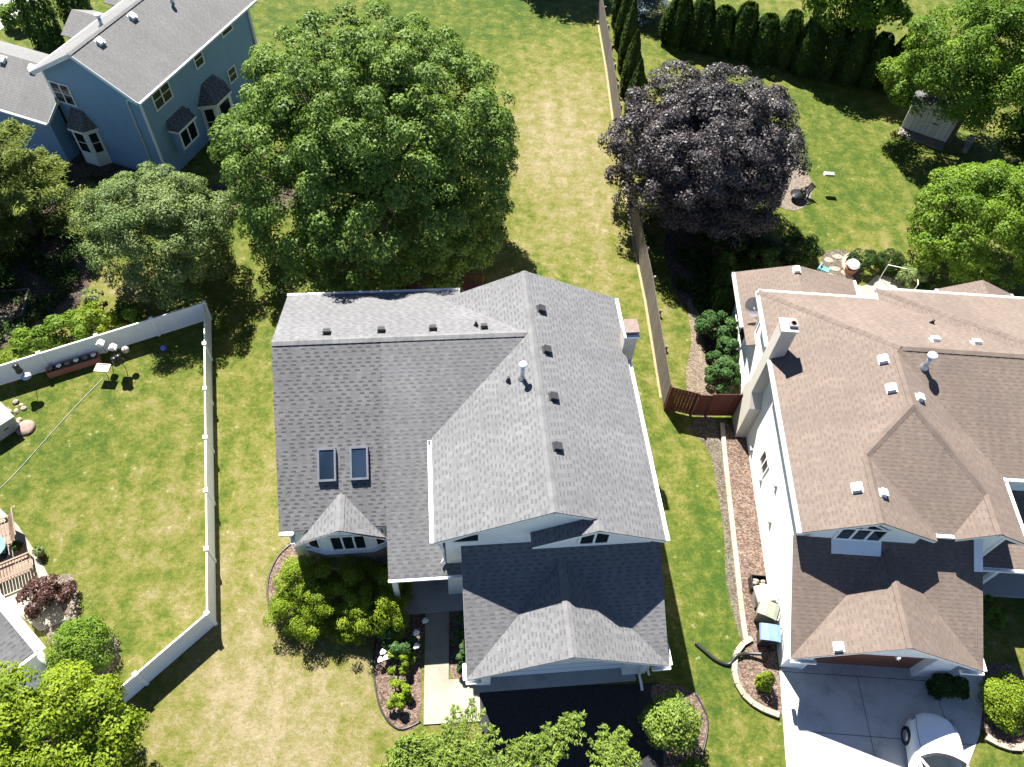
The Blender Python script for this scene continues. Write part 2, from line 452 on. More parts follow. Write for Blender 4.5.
def lawn():
    xs = np.arange(-60, 62.01, .5); ys = np.arange(-12, 92.01, .5)
    X, Y = np.meshgrid(xs, ys)
    def g(cx, cy, sx, sy, a=0.0):
        c, s = math.cos(a), math.sin(a); dx, dy = X - cx, Y - cy
        return np.exp(-(((dx * c + dy * s) / sx) ** 2 + ((-dx * s + dy * c) / sy) ** 2))
    D = np.full(X.shape, .31)
    D += .50 * g(-6.5, 5, 4.5, 5.5) + .35 * g(-19.2, 25.6, 1.8, 1.6)            # parched front lawn
    D += .26 * g(-9.6, 13, 2.0, 8)
    D += .50 * g(2.0, 41, 4.0, 9)             # dry strip behind the middle house
    D += .20 * g(4.5, 30, 1.6, 8)
    D -= .22 * g(-2, 56, 7, 5)
    D += .16 * g(-15.0, 12.5, 1.8, 3.0) + .14 * g(-14, 17, 1.5, 2)
    D -= .12 * g(-19, 16, 3.5, 4)
    D -= .16 * g(8.3, 11, 1.2, 6)              # narrow green side yard
    D -= .14 * g(18, 40, 8, 6)                 # back yard at the right
    D += .22 * g(19.5, 32.5, 1.6, 1.4) + .18 * g(11, 44, 3, 1.5) + .2 * g(13, 47, 3, .8)
    D += .05 * g(7, 25, 1.5, 8)
    D += .20 * g(-16.2, 18.5, 1.2, 1.0) + .16 * g(-18.5, 13.6, .9, 1.4, .5) + .22 * g(-13.4, 13.8, .8, 1.6) + .14 * g(-19.5, 18, .8, .8) + .18 * g(-12.6, 10.2, 1.3, .9)
    D -= .10 * g(-17, 50, 20, 10)
    m = bpy.data.meshes.new('lawn')
    ny, nx = X.shape
    m.vertices.add(nx * ny); m.vertices.foreach_set('co', np.stack([X, Y, 0 * X], -1).astype(np.float32).ravel())
    idx = np.arange(nx * ny).reshape(ny, nx)
    q = np.stack([idx[:-1, :-1], idx[:-1, 1:], idx[1:, 1:], idx[1:, :-1]], -1).reshape(-1, 4)
    m.loops.add(q.size); m.loops.foreach_set('vertex_index', q.ravel().astype(np.int32))
    m.polygons.add(len(q)); m.polygons.foreach_set('loop_start', np.arange(0, q.size, 4, dtype=np.int32))
    m.update(); m.validate()
    at = m.attributes.new('dry', 'FLOAT', 'POINT'); at.data.foreach_set('value', D.astype(np.float32).ravel())
    m.materials.append(M['lawn'])
    o = bpy.data.objects.new('lawn', m); COL.objects.link(o); struct(o)
    return o
lawn()
sheet('ground', [(-400, -300), (400, -300), (400, 500), (-400, 500)], -.05, plain('far_grass', (.075, .105, .022), .95, var=.3, scale=.4))

# ------------------------------------------------------------------ foliage
def leaf_cloud(name, P, N, S, parent, mat, aspect=.62, rnd=None, bend=.18, Tdir=None):
    """one mesh of many small bent leaves at P facing N"""
    n = len(P)
    N = N / (np.linalg.norm(N, axis=1, keepdims=True) + 1e-9)
    A = RNG.normal(size=(n, 3)) if Tdir is None else Tdir
    T = A - N * (A * N).sum(1, keepdims=True); T /= (np.linalg.norm(T, axis=1, keepdims=True) + 1e-9)
    B = np.cross(N, T); s = S[:, None]
    V = np.stack([P - T * s * .5, P + B * s * aspect * .5 + N * s * bend, P + T * s * .55, P - B * s * aspect * .5 + N * s * bend], 1).reshape(-1, 3)
    m = bpy.data.meshes.new(name)
    m.vertices.add(4 * n); m.vertices.foreach_set('co', V.astype(np.float32).ravel())
    m.loops.add(4 * n); m.loops.foreach_set('vertex_index', np.arange(4 * n, dtype=np.int32))
    m.polygons.add(n); m.polygons.foreach_set('loop_start', np.arange(0, 4 * n, 4, dtype=np.int32))
    m.update()
    at = m.attributes.new('rnd', 'FLOAT', 'FACE')
    at.data.foreach_set('value', (RNG.random(n) if rnd is None else np.clip(rnd, 0, 1)).astype(np.float32))
    m.materials.append(mat)
    o = bpy.data.objects.new(name, m); COL.objects.link(o)
    if parent is not None: o.parent = parent
    return o
def unit(n):
    d = RNG.normal(size=(n, 3)); return d / np.linalg.norm(d, axis=1, keepdims=True)
def clump_leaves(C, rad, per, size, outc, up=.55, jitter=.75, tone=None):
    """leaves over clumps: C centres, rad radii; outc = crown centre, leaves sit on the outer side of each clump"""
    Ps, Ns, Ss, Rs = [], [], [], []
    tot = (rad ** 2).sum()
    for i in range(len(C)):
        k = max(6, int(per * rad[i] ** 2 / tot))
        d = unit(k)
        o = C[i] - outc; o = o / (np.linalg.norm(o) + 1e-6)
        d = d + o * .6 + np.array([0, 0, .5]); d /= np.linalg.norm(d, axis=1, keepdims=True)
        r = rad[i] * (.55 + .5 * RNG.random(k) ** .6)
        p = C[i] + d * r[:, None] * np.array([1, 1, .8])
        Ps.append(p); Ns.append(d * 1.0 + np.array([0, 0, up * .5]) + unit(k) * jitter * .75)
        Ss.append(size * RNG.uniform(.65, 1.3, k))
        t = (RNG.random() if tone is None else tone[i])
        Rs.append(.30 * RNG.random(k) + .55 * t + .15 * RNG.random(k) ** 4)
    return np.concatenate(Ps), np.concatenate(Ns), np.concatenate(Ss), np.concatenate(Rs)
def crown_points(n, rx, ry, rz, zlo=-.55, lump=.16, inner=.3, skirt=.22):
    """clump centres over an uneven dome"""
    d = []
    ph = RNG.uniform(0, 6.28, 6)
    while len(d) < n:
        v = unit(1)[0]
        if v[2] < zlo: continue
        d.append(v)
    d = np.array(d)
    az = np.arctan2(d[:, 1], d[:, 0]); el = d[:, 2]
    f = 1 + lump * (np.sin(3 * az + ph[0] + 2 * el) * .5 + np.sin(5 * az + ph[1] - 3 * el) * .35 + np.sin(2 * az + ph[2] + 5 * el) * .4)
    f = np.minimum(f, 1 + lump * .55)
    r = np.where(RNG.random(n) < inner, RNG.uniform(.40, .78, n), RNG.uniform(.82, 1.0, n)) * f
    p = d * r[:, None] * np.array([rx, ry, rz])
    # full skirt: below its waist the crown narrows only a little
    hz = np.linalg.norm(d[:, :2], axis=1) + 1e-6; low = np.clip(-el, 0, 1)
    k = np.where(el < 0, np.minimum(1.6, (1 - skirt * low ** 2) / hz), 1.0)
    p[:, :2] *= k[:, None]
    return p
def limbs(parent, base_r, top, C, nl, mat=None, r_end=.04):
    mb = MB()
    top = np.array(top, float)
    mb.tube([(0, 0, -.1), (0, 0, .15), tuple(top * .5 + np.array([.08, -.05, 0])), tuple(top)], [base_r * 1.35, base_r, base_r * .8, base_r * .55], 10)
    sel = C[RNG.permutation(len(C))[:nl]]
    for c in sel:
        t0 = RNG.uniform(.35, 1.0); s = top * t0
        mid = s * .45 + c * .55 + np.array([0, 0, -.12 * np.linalg.norm(c - s)])
        mb.tube([tuple(s), tuple(mid), tuple(c)], [base_r * .42, base_r * .24, r_end], 6)
    return mb.build('trunk', mat or M['bark'], parent, True)
def dome_tree(name, label, cat, loc, rx, ry, rz, cz, leaf, nclump=120, per=24000, size=.24, base_r=.28, crad=(.8, 1.3), group=None, zlo=-.55, lump=.16, nl=16, aspect=.62, inner=.36):
    t = thing(name, label, cat, (loc[0], loc[1], 0), 0, group)
    C = crown_points(nclump, rx, ry, rz, zlo, lump, inner) + np.array([0, 0, cz])
    rad = RNG.uniform(*crad, nclump)
    rad = np.where((((C - np.array([0, 0, cz])) / np.array([rx, ry, rz])) ** 2).sum(1) < .62, rad * 1.5, rad)
    P, N, S, Rd = clump_leaves(C, rad, per, size, np.array([0, 0, cz - .3 * rz]))
    leaf_cloud('crown', P, N, S, t, LEAF[leaf], aspect, Rd)
    limbs(t, base_r, (0, 0, cz * .85), C, nl)
    return t
def bush(name, label, loc, rx, ry, h, leaf, per=1800, size=.11, nclump=22, group=None, cat='shrub', lump=.12, crad=.34, aspect=.6, up=.5):
    t = thing(name, label, cat, (loc[0], loc[1], 0), 0, group)
    C = crown_points(nclump, rx * .78, ry * .78, h * .42, -.75, lump, .25) + np.array([0, 0, h * .5])
    rad = RNG.uniform(.75, 1.2, nclump) * min(rx, ry) * crad
    P, N, S, Rd = clump_leaves(C, rad, per, size, np.array([0, 0, h * .35]), up=up)
    P[:, 2] = np.maximum(P[:, 2], .03)
    leaf_cloud('foliage', P, N, S, t, LEAF[leaf], aspect, Rd)
    mb = MB()
    for c in C[:7]:
        mb.tube([(0, 0, -.03), tuple(c * .5 + np.array([0, 0, -.05])), tuple(c)], [.03, .022, .01], 5)
    mb.build('stem', M['bark'], t, True)
    return t
def column(t, h, r, leaf, per=2600, size=.17, taper=.9, core=True):
    """narrow upright evergreen: sprays on a tapering column"""
    k = per
    z = h * (RNG.random(k) ** 1.15)
    prof = np.minimum(1, .72 + .9 * z / h) * np.clip(1 - (z / h) ** 2.2 * taper, .05, 1)
    az = RNG.uniform(0, 2 * np.pi, k); flute = 1 + .10 * np.sin(5 * az + 1.3) + .07 * np.sin(9 * az + z * 2.0)
    rr = r * prof * flute * RNG.uniform(.78, 1.06, k)
    P = np.stack([rr * np.cos(az), rr * np.sin(az), z + .04], 1)
    N = np.stack([np.cos(az), np.sin(az), .35 + 0 * az], 1) + unit(k) * .55
    T = np.stack([np.cos(az) * .35, np.sin(az) * .35, 1 + 0 * az], 1) + unit(k) * .35
    leaf_cloud('crown', P, N, size * RNG.uniform(.7, 1.4, k), t, LEAF[leaf], .5, RNG.random(k) * .75 + .25 * (np.sin(az * 5 + 1.3) * .5 + .5), .1, T)
    mb = MB()
    mb.tube([(0, 0, -.05), (0, 0, h * .45), (0, 0, h * .93)], [.09, .06, .015], 7)
    mb.build('trunk', M['bark'], t, True)

# ------------------------------------------------------------------ building helpers
def slab(mb, pts, pl, th=.05, m=0, dz=0.0):
    """roof slope: (u,v) outline lifted to the plane z = a u + b v + c, th thick"""
    a, b, c = pl
    mb.solid([(u, v, a * u + b * v + c + dz) for u, v in pts], (0, 0, -th), m)
def caps(mb, p, q, w=.15, step=.15, th=.02):
    """overlapping cap shingles along a ridge or hip"""
    p = Vector(p); q = Vector(q); L = (q - p).length; d = (q - p) / L; n = int(L / step)
    up = Vector((0, 0, 1)); r = d.cross(up).normalized()
    for i in range(n):
        a = p + d * (i * step); b = p + d * ((i + 1.5) * step)
        z1 = Vector((0, 0, .012 + .006 * (i % 2))); z2 = Vector((0, 0, .022 + .006 * (i % 2)))
        for s in (1, -1):
            e = r * s * w - Vector((0, 0, w * .42))
            f = [a + z1, a + z1 + e, b + z2 + e, b + z2]
            mb.solid(f, (0, 0, -th))
def window(parent, o, r, u, w, h, n=1, depth=.06, frame=.07, gl=None, fm=None, rows=1, sill=False, name='window'):
    """framed window: o = lower left corner on the wall, r,u unit vectors, n sashes side by side"""
    o = Vector(o); r = Vector(r).normalized(); u = Vector(u).normalized(); out = r.cross(u)
    fm = fm or M['white']; gl = gl or M['glass']
    mb = MB()
    def bar(x0, x1, y0, y1, d=depth):
        a = [o + r * x0 + u * y0, o + r * x1 + u * y0, o + r * x1 + u * y1, o + r * x0 + u * y1]
        mb.solid([p - out * .02 for p in a], out * (d + .02))
    bar(0, w, 0, frame); bar(0, w, h - frame, h); bar(0, frame, frame, h - frame); bar(w - frame, w, frame, h - frame)
    iw = (w - frame) / n
    for i in range(1, n):
        bar(i * iw, i * iw + frame, frame, h - frame, depth - .004)
    for k in range(1, rows):
        y = frame + (h - 2 * frame) * k / rows
        for i in range(n):
            bar(i * iw + frame, (i + 1) * iw, y - frame * .3, y + frame * .3, depth - .012)
    f = mb.build(name, fm, parent)
    for i in range(n):
        g = MB(); x0, x1 = i * iw + frame, (i + 1) * iw
        a = [o + r * x0 + u * frame, o + r * x1 + u * frame, o + r * x1 + u * (h - frame), o + r * x0 + u * (h - frame)]
        g.solid([p - out * .01 for p in a], out * .035)
        g.build('pane', gl, f)
    if sill:
        s = MB(); a = o - u * .04 - r * .06; s.beam(a + out * .05, a + r * (w + .12) + out * .05, .14, .05); s.build('sill', fm, f)
    return f
def box_vent(parent, p, n, mat, s=.26, h=.11, name='roof_vent'):
    """low box vent lying on a slope with normal n"""
    n = Vector(n).normalized(); q = Vector((0, 0, 1)).rotation_difference(n).to_matrix().to_4x4()
    mb = MB(); p = Vector(p)
    mb.rbox(p + n * .012, s * 1.35, s * 1.35, .018, 0, 0, q)
    mb.rbox(p + n * (.02 + h / 2), s, s, h, 0, 0, q)
    mb.rbox(p + n * (.03 + h), s * 1.12, s * 1.12, .03, 0, 0, q)
    return mb.build(name, mat, parent, bevel=.008)
def flue(parent, p, h, r=.085, cap=True, mat=None, capmat=None, name='flue_pipe'):
    mb = MB(); x, y, z = p
    mb.lathe((x, y, z), [(r * 2.2, -.1), (r * 1.9, .03), (r * 1.05, .10), (r, .12), (r, h), (r * .9, h)], 16)
    f = mb.build(name, mat or M['galv'], parent, True)
    if cap:
        c = MB(); c.lathe((x, y, z), [(.01, h + .02), (r * 1.9, h + .03), (r * 2.1, h + .06), (r * 1.9, h + .12), (r * .6, h + .16), (.01, h + .165)], 18)
        c.build('flue_cap', capmat or M['vent_white'], f, True)
    return f
def gutter(mb, p, q, w=.12, h=.11):
    """open channel gutter from p to q with hangers; p,q on its outer top edge line"""
    mb.marks.append(len(mb.f))
    p = Vector(p); q = Vector(q); d = (q - p).normalized(); r = Vector((d.y, -d.x, 0))
    mb.beam(p + r * w * .5, q + r * w * .5, .018, h)
    mb.beam(p - r * w * .5, q - r * w * .5, .018, h)
    mb.beam(p - Vector((0, 0, h - .012)), q - Vector((0, 0, h - .012)), w, .012)
    L = (q - p).length
    for i in range(int(L / .75) + 1):
        c = p + d * min(L - .03, .05 + i * .75)
        mb.beam(c - r * w * .5 + Vector((0, 0, .004)), c + r * w * .5 + Vector((0, 0, .004)), .03, .015)
    for e in (p, q):
        mb.beam(e - r * w * .5 - Vector((0, 0, .004)), e + r * w * .5 - Vector((0, 0, .004)), .012, h - .008)
def poly_wall(mb, pts, inward, th=.14, m=0):
    mb.solid(pts, Vector(inward) * th, m)

# ------------------------------------------------------------------ the grey-roofed house in the middle
def grey_house():
    H = thing('house', 'grey shingle-roofed house in the middle with two skylights and a garage in front', 'house', (-1.0, 7.7, 0), R(8.07))
    WF = (0, .513, 7.05 - .513 * 10.95); WR = (0, -.46, 7.05 + .46 * 10.95)
    ML = (.456, 0, 5.3 + .456 * .78); MR = (-.456, 0, 5.3 + .456 * 7.15)
    GP = (0, .55, 2.5 + .55 * .4)
    SL = (.456, 0, 6.426 - .456 * 4.68)
    ev = lambda pl, u, v: pl[0] * u + pl[1] * v + pl[2]
    rt_ = .055
    # main roof
    mb = MB()
    slab(mb, [(-.78, 3.38), (3.185, 3.38), (3.185, 11.06), (3.06, 10.95), (-.78, 7.54)], ML)
    slab(mb, [(3.185, 11.06), (3.185, 14.1), (-.12, 14.1), (3.06, 10.95)], ML)
    slab(mb, [(3.185, 3.38), (4.68, 3.38), (4.68, 2.95), (7.15, 2.95), (7.15, 10.9), (6.97, 11.05), (6.97, 11.95), (7.15, 12.1), (7.15, 14.1), (3.185, 14.1)], MR)
    slab(mb, [(2.5, 2.95), (4.68, 2.95), (4.68, 3.49), (2.5, 3.50)], SL)
    r = mb.build('roof', M['roof_grey'], H)
    mb = MB()
    caps(mb, (3.185, 3.38, 7.108), (3.185, 14.08, 7.108))
    caps(mb, (4.68, 2.95, 6.43), (4.68, 3.35, 6.43))
    mb.build('ridge_cap', M['cap_grey'], r)
    # wing
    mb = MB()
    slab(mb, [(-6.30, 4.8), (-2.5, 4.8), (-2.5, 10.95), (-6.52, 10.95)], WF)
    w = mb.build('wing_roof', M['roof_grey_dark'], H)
    mb = MB()
    slab(mb, [(-2.5, 3.12), (.42, 3.12), (.42, 3.48), (-.38, 3.48), (-.38, 7.89), (3.06, 10.95), (-2.5, 10.95)], WF, dz=.006)
    slab(mb, [(-6.52, 10.95), (3.06, 10.95), (-.12, 14.1), (.6, 14.1), (.6, 14.9), (-6.58, 14.9)], WR)
    w2 = mb.build('wing_roof', M['roof_grey'], H)
    mb = MB(); caps(mb, (-6.5, 10.95, 7.05), (2.95, 10.95, 7.05)); mb.build('ridge_cap', M['cap_grey'], w)
    # dormer over the bay window
    dz0, du = 4.46, -4.10; s1, s2 = .50, .50
    DL = (s1, 0, dz0 - s1 * du); DR = (-s2, 0, dz0 + s2 * du)
    va = (dz0 - WF[2]) / .513
    vl = (ev(DL, -5.80, 0) - WF[2]) / .513; vr = (ev(DR, -2.47, 0) - WF[2]) / .513
    mb = MB()
    slab(mb, [(-5.80, 4.42), (du, 4.42), (du, va + .05), (-5.80, vl + .02)], DL, .05, dz=.02)
    slab(mb, [(du, 4.42), (-2.47, 4.42), (-2.47, vr + .02), (du, va + .05)], DR, .05, dz=.02)
    d = mb.build('dormer_roof', M['roof_grey'], H)
    mb = MB(); caps(mb, (du, 4.42, dz0 + .02), (du, va - .05, dz0 + .02)); mb.build('ridge_cap', M['cap_grey'], d)
    # garage roof: long front slope with a cross gable
    zr, ur = 4.3, 3.60; s = (zr - 2.5) / 3.51
    CL = (s, 0, 2.5 - s * .13); CR = (-s, 0, 2.5 + s * 7.15)
    vap = (zr - GP[2]) / .55
    mb = MB()
    slab(mb, [(.13, -.4), (ur, vap), (ur, 3.29), (2.62, 3.29), (2.62, 3.52), (.13, 3.52)], GP)
    slab(mb, [(7.15, -.4), (7.15, 3.29), (ur, 3.29), (ur, vap)], GP)
    slab(mb, [(.13, -.45), (ur, -.45), (ur, vap), (.13, -.4)], CL)
    slab(mb, [(7.15, -.45), (7.15, -.4), (ur, vap), (ur, -.45)], CR)
    g = mb.build('garage_roof', M['roof_grey'], H)
    mb = MB(); caps(mb, (ur, -.45, zr), (ur, vap, zr)); mb.build('ridge_cap', M['cap_grey'], g)
    # walls
    zt = lambda pl, u, v: ev(pl, u, v) - rt_ + .01
    mb = MB()
    poly_wall(mb, [(-.4, 3.5, 0), (4.67, 3.5, 0), (4.67, 3.5, zt(MR, 4.67, 0)), (3.185, 3.5, zt(ML, 3.185, 0)), (-.4, 3.5, zt(ML, -.4, 0))], (0, 1, 0))
    poly_wall(mb, [(2.7, 3.28, 0), (6.8, 3.28, 0), (6.8, 3.28, zt(MR, 6.8, 0)), (4.68, 3.28, 6.426 - rt_ + .01), (2.7, 3.28, zt(SL, 2.7, 0))], (0, 1, 0))
    poly_wall(mb, [(2.7, 3.42, 2.5), (2.7, 3.498, 2.5), (2.7, 3.498, zt(SL, 2.7, 0)), (2.7, 3.42, zt(SL, 2.7, 0))], (1, 0, 0))
    poly_wall(mb, [(-.4, 3.64, 0), (-.4, 13.6, 0), (-.4, 13.6, 5.42), (-.4, 3.64, 5.42)], (1, 0, 0))
    poly_wall(mb, [(6.8, 3.42, 0), (6.8, 13.75, 0), (6.8, 13.75, 5.40), (6.8, 3.42, 5.40)], (-1, 0, 0))
    poly_wall(mb, [(-.4, 13.75, 0), (6.66, 13.75, 0), (6.66, 13.75, 5.45), (3.185, 13.75, 7.03), (-.4, 13.75, 5.42)], (0, -1, 0))
    poly_wall(mb, [(-6.2, 5.15, 0), (-2.55, 5.15, 0), (-2.55, 5.15, zt(WF, 0, 5.15)), (-6.2, 5.15, zt(WF, 0, 5.15))], (0, 1, 0))
    poly_wall(mb, [(-2.55, 5.35, 0), (-.41, 5.35, 0), (-.41, 5.35, zt(WF, 0, 5.35)), (-2.55, 5.35, zt(WF, 0, 5.35))], (0, 1, 0))
    poly_wall(mb, [(-6.2, 5.29, 0), (-6.2, 14.55, 0), (-6.2, 14.55, zt(WR, 0, 14.55)), (-6.2, 10.95, 7.0), (-6.2, 5.29, zt(WF, 0, 5.29))], (1, 0, 0))
    poly_wall(mb, [(-6.06, 14.55, 0), (.3, 14.55, 0), (.3, 14.55, zt(WR, 0, 14.55)), (-6.06, 14.55, zt(WR, 0, 14.55))], (0, -1, 0))
    poly_wall(mb, [(.3, 13.76, 0), (.3, 14.54, 0), (.3, 14.54, zt(WR, 0, 14.54)), (.3, 13.76, zt(WR, 0, 13.76))], (-1, 0, 0))
    # garage
    poly_wall(mb, [(.46, .25, 0), (.46, 3.49, 0), (.46, 3.49, zt(GP, 0, 3.49)), (.46, .25, zt(GP, 0, .25))], (1, 0, 0))
    poly_wall(mb, [(6.82, .25, 0), (6.82, 3.27, 0), (6.82, 3.27, zt(GP, 0, 3.27)), (6.82, .25, zt(GP, 0, .25))], (-1, 0, 0))
    zc = lambda u: (ev(CL, u, 0) if u < ur else ev(CR, u, 0)) - rt_ + .01
    poly_wall(mb, [(.46, .0, 0), (1.0, .0, 0), (1.0, 0, zc(1.0)), (.46, 0, zc(.46))], (0, 1, 0), .25)
    poly_wall(mb, [(5.95, .0, 0), (6.82, .0, 0), (6.82, 0, zc(6.82)), (5.95, 0, zc(5.95))], (0, 1, 0), .25)
    poly_wall(mb, [(1.0, .0, 2.12), (5.95, .0, 2.12), (5.95, 0, zc(5.95)), (ur, 0, zc(ur)), (1.0, 0, zc(1.0))], (0, 1, 0), .25)
    mb.build('wall', M['siding_pale'], H)
    gd = MB(); gd.box(1.0, 5.95, .26, .31, 0.0, 2.2); gd.build('garage_door', M['door_white'], H)
    # bay window wall of stone with angled sides
    bayp = [(-5.75, 5.14), (-4.95, 4.85), (-3.2, 4.85), (-2.56, 5.14)]
    mb = MB(); mb.solid([(u, v, 0) for u, v in bayp], (0, 0, 1.72)); mb.build('bay_wall', M['brick'], H)
    mb = MB(); mb.solid([(u, v + .03, 1.72) for u, v in bayp], (0, 0, 2.0))
    bw = mb.build('bay_frame', M['white'], H)
    mb = MB(); mb.solid([(u * 1.0 + (-.05 if u < -4 else .05 if u > -3.3 else 0), v - .07, 1.69) for u, v in bayp], (0, 0, .09)); mb.build('sill', M['trim_pale'], bw)
    window(bw, (-4.72, 4.88, 1.92), (1, 0, 0), (0, 0, 1), 1.36, 1.2, 3, .05, .07)
    for a, b in ((bayp[0], bayp[1]), (bayp[2], bayp[3])):
        d = Vector((b[0] - a[0], b[1] - a[1], 0)); L = d.length; d /= L
        window(bw, Vector((a[0], a[1] + .03, 1.92)) + d * L * .2, d, (0, 0, 1), L * .6, 1.2, 1, .04, .06)
    # gutters, fascias
    mb = MB()
    gutter(mb, (-.85, 3.40, 5.28), (-.85, 7.45, 5.28)); gutter(mb, (7.22, 10.85, 5.28), (7.22, 2.97, 5.28)); gutter(mb, (7.22, 14.08, 5.28), (7.22, 12.1, 5.28))
    gutter(mb, (-6.30, 4.72, ev(WF, 0, 4.8) - .02), (-5.82, 4.72, ev(WF, 0, 4.8) - .02))
    gutter(mb, (-2.5, 3.06, ev(WF, 0, 3.12) - .02), (.42, 3.06, ev(WF, 0, 3.12) - .02), .1, .09)
    gutter(mb, (.6, 14.97, ev(WR, 0, 14.9) - .02), (-6.6, 14.97, ev(WR, 0, 14.9) - .02))
    gutter(mb, (-5.86, 4.44, ev(DL, -5.8, 0)), (-5.86, 4.8, ev(DL, -5.8, 0)))
    gutter(mb, (.07, .12, 2.48), (.07, -.42, 2.48)); gutter(mb, (.1, -.50, 2.48), (.62, -.50, 2.48))
    gutter(mb, (7.21, -.42, 2.48), (7.21, .3, 2.48)); gutter(mb, (6.55, -.50, 2.48), (7.19, -.50, 2.48))
    mb.build_each('gutter', M['gutter'], H)
    mb = MB()
    def rake(p, q, h=.13): mb.beam(Vector(p) - Vector((0, 0, .052)), Vector(q) - Vector((0, 0, .052)), .025, h)
    zR, zS = 7.108, 6.426
    rake((-.78, 3.40, 5.3), (3.185, 3.40, zR)); rake((3.185, 3.40, zR), (4.68, 3.40, zS))
    rake((2.5, 2.97, ev(SL, 2.5, 0)), (4.68, 2.97, zS)); rake((4.68, 2.97, zS), (7.15, 2.97, 5.3))
    rake((-.12, 14.08, ev(ML, -.12, 0)), (3.185, 14.08, zR)); rake((3.185, 14.08, zR), (7.15, 14.08, 5.3))
    rake((-6.29, 4.8, ev(WF, 0, 4.8)), (-6.51, 10.95, 7.05)); rake((-6.51, 10.95, 7.05), (-6.57, 14.9, ev(WR, 0, 14.9)))
    rake((-5.8, 4.44, ev(DL, -5.8, 0) + .02), (du, 4.44, dz0 + .02)); rake((du, 4.44, dz0 + .02), (-2.47, 4.44, ev(DR, -2.47, 0) + .02))
    rake((.13, -.43, 2.5), (ur, -.43, zr)); rake((ur, -.43, zr), (7.15, -.43, 2.5))
    rake((.14, -.4, 2.5), (.14, 3.5, ev(GP, 0, 3.5))); rake((7.14, -.4, 2.5), (7.14, 3.27, ev(GP, 0, 3.27)))
    mb.build_each('fascia', M['white'], H, 6)
    # porch
    mb = MB(); mb.box(-2.5, .44, 2.85, 5.34, 0, .15); mb.build('porch_slab', M['kerb'], H)
    mb = MB(); mb.box(-2.42, -2.22, 3.15, 3.35, .15, 2.85); mb.box(-2.46, -2.18, 3.11, 3.39, .15, .32); mb.box(-2.46, -2.18, 3.11, 3.39, 2.7, 2.88); mb.build('porch_column', M['white'], H)
    mb = MB(); mb.box(-1.55, -.6, 5.27, 5.335, .15, 2.2)
    dd = mb.build('front_door', M['metal_dark'], H)
    mb = MB(); mb.blob((-.7, 5.22, 1.15), .035, .035, .035); mb.build('handle', M['galv'], dd, True)
    # small windows in the two front gables
    window(H, (4.16, 3.28, 4.72), (1, 0, 0), (0, 0, 1), 1.12, .96, 2, .05, .08, rows=1)
    wt_ = window(H, (-.16, 3.5, 4.98), (1, 0, 0), (0, 0, 1), .95, .12, 1, .05, .05)
    q = MB(); q.solid([(-.08, 3.49, 5.1), (.72, 3.49, 5.1), (.72, 3.49, 5.5), (.5, 3.49, 5.47)], (0, -.03, 0)); q.build('pane', M['glass'], wt_)
    q = MB(); q.box(.72, .8, 3.44, 3.495, 5.0, 5.62); q.build('frame', M['white'], wt_)
    # downspout elbow at the upper left corner and pipes
    mb = MB(); mb.tube([(-.85, 3.55, 5.18), (-.66, 3.6, 4.7), (-.5, 3.6, 4.3), (-.48, 3.58, 3.42), (-.58, 3.46, 3.36)], .045, 8)
    mb.build('downspout', M['white'], H, True); mb = MB()
    mb.tube([(7.2, .1, 2.4), (6.92, .12, 2.05), (6.90, .12, .2), (6.95, -.1, .08)], .045, 8)
    mb.build('downspout', M['white'], H, True); mb = MB()
    mb.tube([(6.55, -.08, 2.2), (6.55, -.08, .25), (6.6, -.35, .1), (6.6, -.62, .06)], .06, 4)
    mb.build('downspout', M['white'], H, True)
    for u in (.74, 6.5):
        mb = MB(); mb.box(u - .07, u + .07, -.13, -.005, 1.68, 1.95); mb.rbox((u, -.07, 1.98), .18, .18, .04); mb.build('wall_lantern', M['metal_dark'], H)
    # roof furniture
    nr = (.456, 0, 1); nl = (-.456, 0, 1); nb = (0, .46, 1)
    for u, v in ((3.66, 12.2), (3.66, 10.17), (3.67, 8.02), (3.56, 5.9)):
        box_vent(H, (u, v, ev(MR, u, v)), nr, M['vent_black'])
    for u in (-4.55, -2.51, -.56):
        box_vent(H, (u, 11.46, ev(WR, u, 11.46)), nb, M['vent_black'], .24)
    box_vent(H, (1.40, 11.43, ev(WR, 0, 11.43)), nb, M['vent_black'], .22)
    flue(H, (1.10, 11.65, ev(WR, 0, 11.65)), .25, .05, False, M['metal_dark'])
    flue(H, (2.64, 8.97, ev(ML, 2.66, 0)), .72, .075, True)
    flue(H, (2.15, 9.02, ev(ML, 2.17, 0)), .22, .05, False, M['metal_dark'])
    for u0 in (-4.90, -3.74):
        u1 = u0 + .66; v0, v1 = 6.30, 7.38
        P = lambda u, v, h: Vector((u, v, ev(WF, u, v))) + Vector((0, -.456, .89)) * h
        mb = MB()
        for a in (((u0, v0), (u1, v0), (u1, v0 + .07), (u0, v0 + .07)), ((u0, v1 - .07), (u1, v1 - .07), (u1, v1), (u0, v1)), ((u0, v0 + .07), (u0 + .07, v0 + .07), (u0 + .07, v1 - .07), (u0, v1 - .07)), ((u1 - .07, v0 + .07), (u1, v0 + .07), (u1, v1 - .07), (u1 - .07, v1 - .07))):
            q = [P(x, y, .0) for x, y in a]; mb.solid(q, Vector((0, -.456, .89)) * .15)
        sk = mb.build('skylight', M['galv'], H)
        g = MB(); q = [P(x, y, .06) for x, y in ((u0 + .06, v0 + .06), (u1 - .06, v0 + .06), (u1 - .06, v1 - .06), (u0 + .06, v1 - .06))]; g.solid(q, Vector((0, -.456, .89)) * .06)
        g.build('pane', M['glass_blue'], sk)
    # chimney chase on the right wall
    mb = MB(); mb.box(6.79, 7.5, 11.25, 11.95, 0, 4.9); mb.box(6.99, 7.5, 11.25, 11.95, 4.9, 6.1)
    ch = mb.build('chimney', M['siding_beige'], H)
